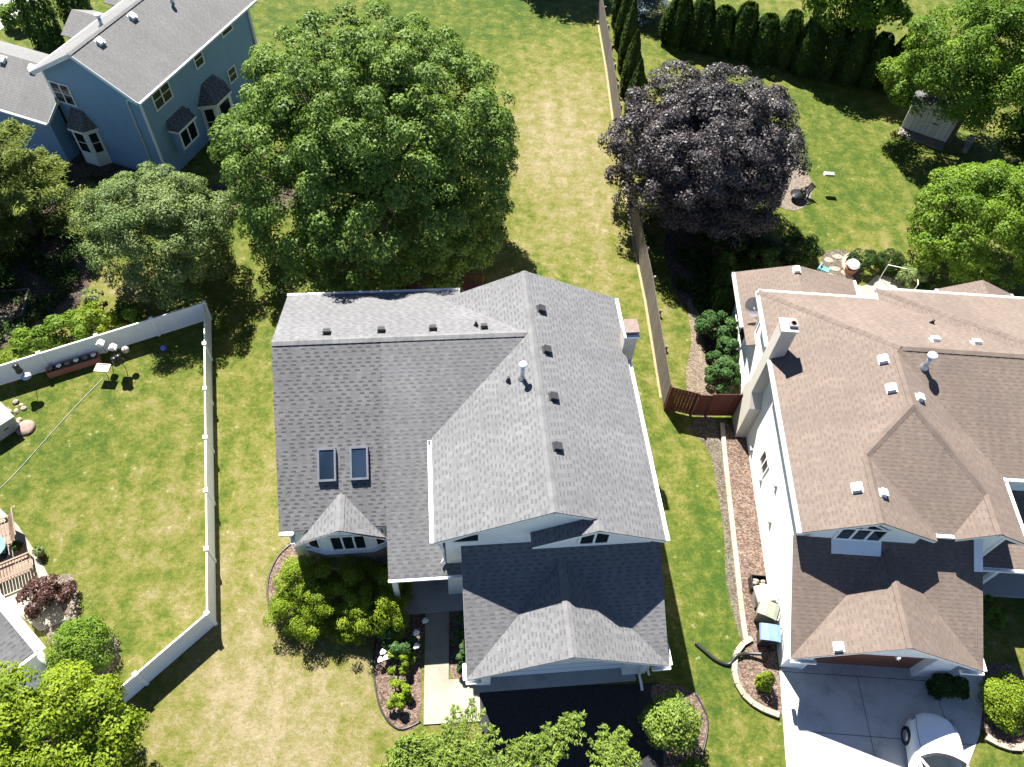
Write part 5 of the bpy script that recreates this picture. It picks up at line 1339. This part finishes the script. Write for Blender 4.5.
# ------------------------------------------------------------------ yard things
def wheeled_bin(label, loc, rz, mat, lidmat, group=None, open_lid=False):
    t = thing('wheeled_bin', label, 'rubbish bin', loc, rz, group)
    mb = MB()
    b0 = [(-.22, -.24), (.22, -.24), (.22, .24), (-.22, .24)]; b1 = [(-.29, -.33), (.29, -.33), (.29, .35), (-.29, .35)]
    lo = [Vector((x, y, .04)) for x, y in b0]; hi = [Vector((x, y, .98)) for x, y in b1]
    for i in range(4):
        j = (i + 1) % 4; mb.poly([lo[i], lo[j], hi[j], hi[i]])
    mb.poly(list(reversed(lo)))
    mb.build('body', mat, t)
    mb = MB()
    prof = [(-.40, 1.00), (-.36, 1.06), (-.1, 1.10), (.22, 1.10), (.37, 1.05)]
    top = [Vector((x, y, z)) for y, z in prof for x in (-.32, .32)]
    for k in range(len(prof) - 1):
        a, b, c, d = top[2 * k], top[2 * k + 1], top[2 * k + 3], top[2 * k + 2]
        mb.solid([a, b, c, d], (0, 0, -.05))
    mb.build('lid', lidmat, t, bevel=.01)
    mb = MB(); mb.tube([(-.26, .44, 1.0), (.26, .44, 1.0)], .018, 8); mb.rbox((-.24, .40, .98), .03, .1, .05); mb.rbox((.24, .40, .98), .03, .1, .05); mb.build('handle', mat, t)
    for x in (-.27, .27):
        mb = MB(); mb.tube([(x - .03, .30, .12), (x + .03, .30, .12)], .12, 14); mb.build('wheel', M['rubber'], t, True)
gb = 'bins along the white wall'
wheeled_bin('wheeled bin with a bright blue lid at the corner of the white wall', (10.38, 10.18, .02), R(-95), M['black_plastic'], M['blue_plastic'], gb)
wheeled_bin('olive green wheeled bin between the blue-lidded and the beige bin', (10.42, 11.08, .02), R(-112), M['green_plastic'], M['green_plastic'], gb)
wheeled_bin('pale beige wheeled bin between the olive bin and the black tub', (10.40, 11.72, .02), R(-80), M['beige_plastic'], M['beige_plastic'], gb)
t = thing('storage_tub', 'black open tub holding odds and ends beside the beige bin', 'tub', (10.40, 12.42, .02))
mb = MB()
for a in ((-.3, -.28, -.26, .26), (.28, .3, -.26, .26), (-.28, .28, -.26, -.24), (-.28, .28, .24, .26)): mb.box(*a, 0, .5)
mb.box(-.28, .28, -.24, .24, .0, .02); mb.build('body', M['black_plastic'], t)
mb = MB()
for i in range(9): mb.blob((random.uniform(-.18, .18), random.uniform(-.16, .16), .38 + random.uniform(0, .06)), .1, .08, .07, 0, 8, 5, .2)
mb.build('contents', M['stone'], t, True)
def pipe():
    lp = smooth_path([(10.2, 9.6, .30), (9.7, 9.62, .16), (9.25, 9.50, .20), (8.95, 9.20, .09), (8.5, 9.32, .07), (8.1, 9.62, .07), (7.75, 9.92, .07)], 10)
    mb = MB(); P = []; rr = []
    P = lp; rr = [.062 + .008 * (i % 2) for i in range(len(lp))]
    mb.tube(P, rr, 10); tag(mb.build('drain_pipe', M['black_plastic'], smooth=True), 'black corrugated drain pipe snaking from the bins over the edging to the grass', 'pipe')
pipe()

def car():
    t = thing('parked_car', 'white car nosed up the concrete drive, hood half in shade', 'car', (15.83, 5.62, 0.03), R(-5))
    # stations along y (front positive): y, half width, z sill, z shoulder, z centre
    ST = [(2.18, .50, .34, .52, .56), (2.10, .66, .24, .60, .66), (1.92, .80, .20, .68, .76), (1.55, .88, .19, .76, .86), (1.1, .895, .19, .82, .93), (.62, .90, .19, .88, .99), (.2, .90, .19, .90, 1.0), (-.8, .90, .19, .92, 1.0), (-1.7, .88, .2, .94, 1.02), (-2.15, .80, .26, .90, .98), (-2.25, .66, .34, .80, .85)]
    def ring(y, hw, z0, z1, zc):
        h = []
        for x, z in ((1.0, z0), (1.01, z0 + (z1 - z0) * .45), (1.0, z0 + (z1 - z0) * .78), (.94, z1 - .02), (.80, z1 + (zc - z1) * .45), (.45, z1 + (zc - z1) * .85), (0, zc)):
            h.append((x * hw, y + (-.10 * x ** 3 if y > 1.8 else 0), z))
        return h + [(-x, yy, z) for x, yy, z in reversed(h[:-1])]
    mb = MB(); rg = [ring(*s_) for s_ in ST]; n = len(rg[0])
    for r0 in rg: mb.v += r0
    for i in range(len(rg) - 1):
        for k in range(n - 1):
            a = i * n + k; mb.f.append([a, a + 1, a + n + 1, a + n]); mb.m.append(0)
    mb.f.append(list(range(n))); mb.m.append(0); mb.f.append([(len(rg) - 1) * n + k for k in reversed(range(n))]); mb.m.append(0)
    o = mb.build('body', M['car_white'], t, True)
    sub = o.modifiers.new('s', 'SUBSURF'); sub.levels = 2; sub.render_levels = 2
    for s_ in (-1, 1):
        q = MB(); q.tube([(s_ * (.80 * hw), y, z1 + (zc - z1) * .45 - .006) for y, hw, z0, z1, zc in ST[2:6]], .009, 5); q.build('hood_seam', M['black_plastic'], t)
    # cabin
    mb = MB()
    C0 = [(.55, .80, .98), (-.10, .62, 1.40), (-1.0, .60, 1.42), (-1.75, .66, 1.02)]
    for (y0, w0, z0), (y1, w1, z1) in zip(C0[1:], C0[2:3]): mb.solid([(-w0, y0, z0), (w0, y0, z0), (w1, y1, z1), (-w1, y1, z1)], (0, 0, -.04))
    ro = mb.build('roof', M['car_white'], t, bevel=.02)
    def glazing(name, pts, v, mat):
        q = MB(); q.solid(pts, v); return q.build(name, mat, t)
    nw = 8; q = MB(); top = []; bot = []
    for i in range(nw + 1):
        x = -1 + 2 * i / nw; bot.append(Vector((x * .78, .62 - .20 * x * x + .05, .975 - .03 * x * x))); top.append(Vector((x * .60, -.08 - .06 * x * x, 1.40 - .02 * x * x)))
    for i in range(nw): q.solid([bot[i], bot[i + 1], top[i + 1], top[i]], (0, -.01, -.02))
    ws = q.build('windscreen', M['glass'], t, True)
    q = MB(); q.beam(bot[1] + Vector((.05, .0, .03)), bot[5] + Vector((0, -.10, .05)), .025, .015); q.beam(bot[4] + Vector((0, .0, .03)), bot[7] + Vector((0, -.14, .06)), .025, .015); q.build_each('wiper', M['black_plastic'], ws, 6)
    q = MB()
    for i in range(nw): q.solid([bot[i] + Vector((0, .09, .004)), bot[i + 1] + Vector((0, .09, .004)), bot[i + 1] + Vector((0, -.01, .012)), bot[i] + Vector((0, -.01, .012))], (0, 0, -.03))
    q.build('cowl', M['black_plastic'], t)
    for s_ in (-1, 1):
        glazing('side_window', [(s_ * .79, .38, .96), (s_ * .62, -.14, 1.37), (s_ * .60, -.98, 1.39), (s_ * .72, -1.45, .99)], (-s_ * .02, 0, 0), M['glass'])
        q = MB(); q.beam((s_ * .80, .47, .975), (s_ * .615, -.10, 1.405), .07, .05); q.build('pillar', M['car_white'], t)
        q = MB(); q.blob((s_ * 1.0, .30, 1.0), .12, .07, .075, 0, 12, 8); q.tube([(s_ * .86, .34, .95), (s_ * .95, .31, .97)], .025, 6); q.build('mirror', M['car_white'], t, True)
        q = MB(); q.blob((s_ * .70, 1.93, .63), .11, .13, .05, 0, 14, 8); q.build('headlight', M['steel_grey'], t, True)
        for y in (1.33, -1.38):
            q = MB(); q.tube([(s_ * .70, y, .32), (s_ * .925, y, .32)], .325, 24); wh = q.build('wheel', M['rubber'], t, True)
            q = MB(); q.tube([(s_ * .90, y, .32), (s_ * .935, y, .32)], .20, 16); q.build('rim', M['galv'], wh, True)
    glazing('rear_window', [(-.62, -1.06, 1.38), (.62, -1.06, 1.38), (.66, -1.72, 1.05), (-.66, -1.72, 1.05)], (0, .01, -.02), M['glass'])
car()

def shed():
    t = thing('shed', 'small grey board shed with double doors at the upper right', 'shed', (24.85, 43.25, 0), R(-27))
    w, d, h, pk = 1.42, 1.5, 1.75, 2.25
    mb = MB(); mb.solid([(-w, 0, 0), (w, 0, 0), (w, 0, h), (0, 0, pk), (-w, 0, h)], (0, d, 0)); mb.build('wall', M['wood_grey'], t)
    s = (pk - h) / w
    mb = MB(); slab(mb, [(-w - .15, -.15), (0, -.15), (0, d + .1), (-w - .15, d + .1)], (s, 0, pk + .06), .06); slab(mb, [(0, -.15), (w + .15, -.15), (w + .15, d + .1), (0, d + .1)], (-s, 0, pk + .06), .06); mb.build('roof', M['roof_grey_dark'], t)
    for x0 in (-.62, .02):
        mb = MB(); mb.box(x0, x0 + .6, -.035, -.002, .08, 1.72); dr = mb.build('door', M['wood_grey'], t)
        mb = MB()
        for a, b in (((x0 + .04, .14), (x0 + .56, .9)), ((x0 + .04, .9), (x0 + .56, .9)), ((x0 + .04, 1.66), (x0 + .56, .9)) if x0 < 0 else ((x0 + .04, .9), (x0 + .56, 1.66))):
            mb.beam((a[0], -.05, a[1]), (b[0], -.05, b[1]), .03, .07)
        mb.build_each('brace', M['wood_grey'], dr, 6)
    mb = MB(); mb.box(.1, .5, -.07, -.04, .98, 1.03); mb.build('latch', M['metal_dark'], t)
    mb = MB(); mb.box(-w, w, -.9, -.02, 0, .07); mb.build('ramp', M['timber'], t)
shed()
t = thing('timber_bench', 'weathered timber bench frame beside the grey shed', 'bench', (27.35, 42.3, 0), R(60))
mb = MB(); mb.box(-.75, .75, -.18, .18, .42, .48); mb.build('seat', M['timber'], t)
for x in (-.6, .6):
    mb = MB(); mb.box(x - .05, x + .05, -.16, .16, 0, .42); mb.build('leg', M['timber'], t)

def feeder_pole(label, loc, h, heads, tilt=0):
    t = thing('bird_feeder', label, 'bird feeder', loc)
    mb = MB(); mb.tube([(0, 0, -.05), (0, 0, h)], .014, 8)
    for kind, x, y, z in heads:
        if kind != 'hub': mb.tube([(0, 0, min(h, z + .22)), (x * .6, y * .6, z + .34), (x, y, z + .24), (x, y, z + .12)], .009, 6)
    mb.build('pole', M['metal_dark'], t, True)
    for kind, x, y, z in heads:
        mb = MB()
        if kind == 'tube':
            mb.lathe((x, y, z - .34), [(.06, 0), (.15, .02), (.16, .06), (.13, .10), (.12, .4), (.15, .45), (.04, .5)], 14); mb.build('tube_feeder', M['black_plastic'], t, True)
        elif kind == 'tray':
            mb.box(x - .30, x + .30, y - .20, y + .20, z, z + .03); mb.box(x - .32, x + .32, y - .22, y - .20, z, z + .07); mb.box(x - .32, x + .32, y + .20, y + .22, z, z + .07); mb.box(x - .32, x - .30, y - .20, y + .20, z, z + .07); mb.box(x + .30, x + .32, y - .20, y + .20, z, z + .07); mb.build('tray', M['beige_plastic'], t)
        elif kind == 'ball':
            mb.blob((x, y, z), .17, .17, .17, 0, 14, 9); mb.build('globe_feeder', M['beige_plastic'], t, True)
        elif kind == 'house':
            mb.box(x - .13, x + .13, y - .1, y + .1, z - .1, z + .06); mb.solid([(x - .17, y - .14, z + .06), (x + .17, y - .14, z + .06), (x, y - .14, z + .2)], (0, .28, 0)); mb.build('house_feeder', M['vent_white'], t)
        elif kind == 'dish':
            mb.lathe((x, y, z), [(.02, 0), (.14, .02), (.22, .06), (.22, .075), (.1, .045), (.01, .04)], 18); mb.build('dish', M['trim_pale'], t, True)
        elif kind == 'baffle':
            mb.lathe((x, y, z), [(.20, 0), (.19, .02), (.12, .16), (.03, .24)], 16); mb.build('baffle', M['black_plastic'], t, True)
feeder_pole('tall bird feeder pole with black tube feeders and a pale globe by the white fence', (-17.95, 20.75, 0), 1.75, [('tube', -.12, -.18, 1.05), ('tube', .06, -.10, 1.15), ('ball', .15, .45, 1.05), ('house', -.3, .35, 1.25), ('baffle', 0, 0, .75)])
feeder_pole('flat pale tray feeder on a short pole beside the tall feeders', (-18.68, 20.35, 0), .64, [('hub', 0, 0, .5), ('tray', 0, 0, .64)])
feeder_pole('white house-shaped feeder on a thin pole close to the fence face', (-18.85, 21.25, 0), 1.2, [('hub', 0, 0, 1), ('house', 0, 0, 1.3)])
feeder_pole('pale dish feeder with a black hanging tube near the left end of the fence', (-21.6, 19.35, 0), 1.55, [('dish', .08, -.05, 1.05), ('tube', -.22, .1, 1.55)])
def planter():
    t = thing('planter_box', 'long dark red planter with a row of small pale flowers against the white fence', 'planter', (-20.35, 20.75, 0), R(29.5))
    mb = MB(); mb.solid([(-1.15, -.20, 0), (1.15, -.20, 0), (1.15, .20, 0), (-1.15, .20, 0)], (0, 0, .34)); mb.build('box', M['terracotta'], t, bevel=.02)
    mb = MB(); mb.box(-1.09, 1.09, -.14, .14, .34, .36); mb.build('soil', M['soil'], t)
    for i in range(6):
        x = -.95 + .38 * i; mb = MB()
        for k in range(5): mb.blob((x + .07 * math.cos(k * 2.4), .06 * math.sin(k * 2.4), .44), .05, .05, .06, 0, 7, 4, .15)
        mb.tube([(x, 0, .35), (x, 0, .44)], .02, 5); mb.build('flower', M['flower'] if i % 2 else M['stone'], t, True)
planter()
mb = MB(); mb.blob((0, 0, 0), .14, .14, .14, 0, 18, 12); o = mb.build('ball', M['ball_blue'], smooth=True); o.location = (-16.63, 22.12, .14); tag(o, 'small blue ball lying on the fenced lawn near the fence corner', 'ball')
mb = MB(); mb.tube(smooth_path([(-21.6, 13.6, .03), (-20.9, 14.6, .02), (-20.0, 17.2, .02), (-19.4, 18.9, .02), (-18.85, 20.25, .02)], 8), .013, 6); tag(mb.build('garden_hose', M['trim_hose'], smooth=True), 'thin pale grey hose running across the fenced lawn to the tray feeder', 'hose')
t = thing('playhouse', 'small grey flat-topped cabinet at the left edge of the fenced lawn', 'cabinet', (-22.05, 17.2, 0), R(-38))
mb = MB(); mb.box(-.6, .45, -.5, .5, .05, .85); mb.build('body', M['kerb'], t, bevel=.02); mb = MB(); mb.box(-.65, .5, -.55, .55, .85, .9); mb.build('top', M['kerb'], t); mb = MB(); mb.box(.452, .47, -.1, .1, .45, .5); mb.build('handle', M['metal_dark'], t)
mb = MB(); mb.blob((0, 0, 0), .40, .40, .16, 0, 18, 8, .06, -.3); o = mb.build('boulder', plain('pink_stone', (.21, .145, .12), .85, var=.2), smooth=True); o.location = (-21.2, 17.3, .05); tag(o, 'round flat pinkish stone beside the grey cabinet', 'stone')
def rocks(name, label, pts, r):
    for i, (x, y) in enumerate(pts):
        q = r * random.uniform(.7, 1.25); mb = MB(); mb.blob((0, 0, 0), q, q * random.uniform(.7, 1), q * .6, 0, 9, 6, .18); o = mb.build(name, M['stone']); o.location = (x, y, q * .3); o.rotation_euler = (0, 0, random.uniform(0, 6))
        tag(o, label, 'stone', 'small rocks of the left border')
rocks('rock', 'small grey rock in the border left of the fenced lawn', [(-22.0 + random.uniform(-.35, .35), 17.9 + random.uniform(-.4, .75)) for i in range(9)], .14)

def slat_chair(name, label, loc, rz, w, L, back=.75, mat=None, cat='chair'):
    mat = mat or M['wood_warm']; t = thing(name, label, cat, loc, rz)
    mb = MB(); k = int(L / .11)
    for i in range(k): mb.box(-w / 2, w / 2, -L / 2 + i * L / k, -L / 2 + (i + 1) * L / k - .025, .38, .41)
    mb.build('seat', mat, t)
    mb = MB(); kk = int(w / .11)
    for i in range(kk):
        x = -w / 2 + i * w / kk; mb.solid([(x, L / 2, .42), (x + w / kk - .025, L / 2, .42), (x + w / kk - .025, L / 2 + back * .5, .42 + back * .75), (x, L / 2 + back * .5, .42 + back * .75)], (0, .02, 0))
    mb.solid([(-w / 2, L / 2 + back * .47, .40 + back * .72), (w / 2, L / 2 + back * .47, .40 + back * .72), (w / 2, L / 2 + back * .5, .46 + back * .75), (-w / 2, L / 2 + back * .5, .46 + back * .75)], (0, .045, 0))
    mb.build('backrest', mat, t)
    for x in (-w / 2 + .03, w / 2 - .03):
        mb = MB(); mb.box(x - .035, x + .035, -L / 2, L / 2 + .1, .56, .59); mb.build('armrest', mat, t)
        for y in (-L / 2 + .04, L / 2 - .04):
            mb = MB(); mb.box(x - .03, x + .03, y - .03, y + .03, 0, .56); mb.build('leg', mat, t)
slat_chair('garden_bench', 'brown slatted wooden bench at the far side of the left patio', (-19.75, 12.15, .04), R(-60), 1.3, .5)
slat_chair('deck_chair', 'long brown slatted wooden lounger on the left patio', (-18.75, 10.75, .04), R(122), .75, 1.35, .6, cat='lounger')
t = thing('patio_table', 'round glass-topped table at the left edge of the patio', 'table', (-19.75, 11.45, .04))
mb = MB(); mb.lathe((0, 0, 0), [(.30, 0), (.28, .03), (.05, .06), (.045, .66), (.2, .69)], 16); mb.build('pedestal', M['metal_dark'], t, True)
mb = MB(); mb.lathe((0, 0, .70), [(.50, 0), (.52, .012), (.50, .024), (.01, .025)], 28); mb.build('tabletop', M['teal'], t)
for x, y, lb, leaf, cl in ((-19.05, 11.75, 'potted dark plant beside the slatted bench on the left patio', 'dark', 'plant pot'), (-18.15, 11.6, 'small potted dry-looking plant at the lawn edge of the left patio', 'grey', 'plant pot')):
    t = thing('potted_plant', lb, cl, (x, y, .04)); mb = MB(); mb.lathe((0, 0, 0), [(.12, 0), (.17, .24), (.19, .26), (.16, .26), (.01, .24)], 14); mb.build('pot', M['terracotta'], t, True)
    k = 260; d = unit(k); P = d * .24 * RNG.uniform(.5, 1, (k, 1)); P[:, 2] = np.abs(P[:, 2]) + .26; leaf_cloud('foliage', P, d + np.array([0, 0, .5]), .09 * RNG.uniform(.7, 1.2, k), t, LEAF[leaf])
# fire circle and lamp
t = thing('fire_pit', 'round black fire bowl on the pale gravel circle beside the purple tree', 'fire pit', (15.75, 36.3, 0))
mb = MB(); mb.lathe((0, 0, .12), [(.10, 0), (.34, .08), (.46, .22), (.48, .24), (.44, .22), (.3, .10), (.01, .06)], 22); mb.build('bowl', M['metal_dark'], t, True)
for k in range(3):
    a = k * 2.09; mb = MB(); mb.tube([(.4 * math.cos(a), .4 * math.sin(a), -.0), (.25 * math.cos(a), .25 * math.sin(a), .2)], .02, 6); mb.build('leg', M['metal_dark'], t, True)
slat_chair('fire_pit_chair', 'small dark chair beside the black fire bowl', (16.15, 36.45, 0), R(-60), .42, .42, .45, M['metal_dark'])
t = thing('garden_lamp', 'white and grey lamp head on a post in the right back lawn', 'lamp', (17.5, 37.3, 0))
mb = MB(); mb.tube([(0, 0, -.05), (0, 0, 1.05)], .012, 8); mb.build('post', M['metal_dark'], t, True)
mb = MB(); mb.box(-.28, .22, -.14, .14, 1.05, 1.18); mb.build('lamp_head', M['steel_grey'], t, bevel=.03); mb = MB(); mb.box(-.36, -.285, -.12, .12, 1.05, 1.17); mb.build('lens', M['flower'], t)
# patio things behind the brown house
t = thing('patio_umbrella', 'closed white patio umbrella in a round pot by the curved edging', 'umbrella', (17.7, 30.55, .03))
mb = MB(); mb.lathe((0, 0, 0), [(.26, 0), (.34, .38), (.37, .42), (.3, .42), (.02, .36)], 16); mb.build('pot', M['terracotta'], t, True)
mb = MB(); mb.lathe((0, 0, .42), [(.05, 0), (.28, .06), (.36, .2), (.27, .34), (.05, .42)], 14); mb.build('canopy', M['flower'], t, True)
t = thing('trellis_frame', 'thin white pipe frame at the edge of the concrete patio', 'frame', (20.0, 29.9, .03), R(-12))
mb = MB(); mb.tube([(-.75, .25, 0), (-.75, .25, 1.0), (.75, .25, 1.0), (.75, .25, 0)], .02, 8); mb.tube([(.75, .25, 1.0), (.75, -.75, 1.0), (.75, -.75, 0)], .02, 8); mb.build('pipe', M['vent_white'], t)
mb = MB(); mb.box(.68, .82, -.82, -.68, 0, .04); mb.build('foot', M['vent_white'], t)
slat_chair('patio_chair', 'teal cushioned chair half hidden by the back roof peak', (16.1, 30.2, .03), R(150), .55, .55, .6, M['teal'])
def bistro():
    t = thing('bistro_set', 'small black wire plant stand on the concrete patio', 'plant stand', (18.75, 28.45, .03)); mb = MB()
    for k in range(3): mb.tube([(.2 * math.cos(k * 2.09), .2 * math.sin(k * 2.09), 0), (.08 * math.cos(k * 2.09), .08 * math.sin(k * 2.09), .5)], .012, 6)
    mb.tube([(.2 * math.cos(a), .2 * math.sin(a), .5) for a in np.linspace(0, 6.28, 15)], .012, 6); mb.build('frame', M['metal_dark'], t)
    k = 120; d = unit(k); P = d * .18; P[:, 2] = np.abs(P[:, 2]) + .5; leaf_cloud('foliage', P, d, .08 * RNG.uniform(.7, 1.2, k), t, LEAF['dark'])
bistro()
# red deck behind the grey-roofed house
def deck():
    a = R(8.07); p = Vector((-1.0, 7.7, 0)) + Matrix.Rotation(a, 3, 'Z') @ Vector((.1, 18.6, 0))
    t = thing('deck', 'dark red wooden deck behind the grey-roofed house under the big tree', 'deck', p, a)
    mb = MB(); mb.box(-2.0, 1.8, -1.8, 1.0, .42, .48); mb.build('floor', M['wood_deck'], t)
    mb = MB(); mb.box(-2.0, 1.8, .93, 1.0, 1.15, 1.22); mb.box(-2.0, 1.8, .94, .99, .55, .6)
    for i in range(30): x = -1.95 + i * .128; mb.box(x, x + .04, .95, .985, .6, 1.15)
    mb.build('railing', M['wood_red'], t)
    for x in (-1.9, 1.7):
        for y in (-1.6, .95):
            mb = MB(); mb.box(x - .05, x + .05, y - .05, y + .05, 0, .42 if y < 0 else 1.25); mb.build('post', M['wood_red'], t)
deck()
# log stack and old frame in the shade at the left
t = thing('raised_bed', 'old timber raised-bed frame in the deep shade behind the white fence', 'raised bed', (-25.2, 24.0, 0), R(12))
for a in ((-1.2, 1.2, -.9, -.82), (-1.2, 1.2, .82, .9), (-1.2, -1.12, -.82, .82), (1.12, 1.2, -.82, .82)):
    mb = MB(); mb.box(*a, 0, .28); mb.build('board', M['timber'], t)
mb = MB(); mb.box(-1.1, 1.1, -.8, .8, 0, .2); mb.build('soil', M['soil'], t)
t = thing('grill', 'dark covered barbecue by the bay door of the blue house', 'barbecue', (-17.3, 36.9, 0), R(70))
mb = MB(); mb.box(-.4, .4, -.28, .28, .15, .85); mb.build('cabinet', M['metal_dark'], t, bevel=.02); mb = MB(); mb.tube([(-.4, 0, .88), (.4, 0, .88)], .26, 14); mb.build('lid', M['black_plastic'], t)
for x in (-.38, .38):
    mb = MB(); mb.tube([(x - .02, 0, .1), (x + .02, 0, .1)], .1, 10); mb.build('wheel', M['rubber'], t)

# low growth on the shaded beds: nobody could count it
def ground_cover(poly, n, leaf, size=.16, hmax=.28):
    P = np.array(poly, float); lo, hi = P.min(0), P.max(0); pts = []
    while len(pts) < n:
        q = lo + (hi - lo) * RNG.random(2); inside = False; j = len(P) - 1
        for i in range(len(P)):
            if (P[i, 1] > q[1]) != (P[j, 1] > q[1]) and q[0] < (P[j, 0] - P[i, 0]) * (q[1] - P[i, 1]) / (P[j, 1] - P[i, 1]) + P[i, 0]: inside = not inside
            j = i
        if inside and (math.sin(q[0] * 2.1 + 1.3 * math.sin(q[1] * 1.7)) + math.sin(q[1] * 2.6 + q[0])) > -.7 + .5 * RNG.random(): pts.append(q)
    pts = np.array(pts); z = .04 + hmax * RNG.random(n) ** 1.5
    o = leaf_cloud('ground_cover', np.column_stack([pts, z]), np.array([0, 0, 1.0]) + unit(n) * .6, size * RNG.uniform(.6, 1.3, n), None, LEAF[leaf], .6)
    o['kind'] = 'stuff'
ground_cover([(-29, 22), (-24.5, 21.5), (-22.6, 24), (-22.0, 27.5), (-21.2, 29.4), (-18.5, 31), (-15.0, 32.0), (-14.5, 33.5), (-19.5, 32.6), (-22.3, 33.8), (-29, 34)], 15000, 'dark')
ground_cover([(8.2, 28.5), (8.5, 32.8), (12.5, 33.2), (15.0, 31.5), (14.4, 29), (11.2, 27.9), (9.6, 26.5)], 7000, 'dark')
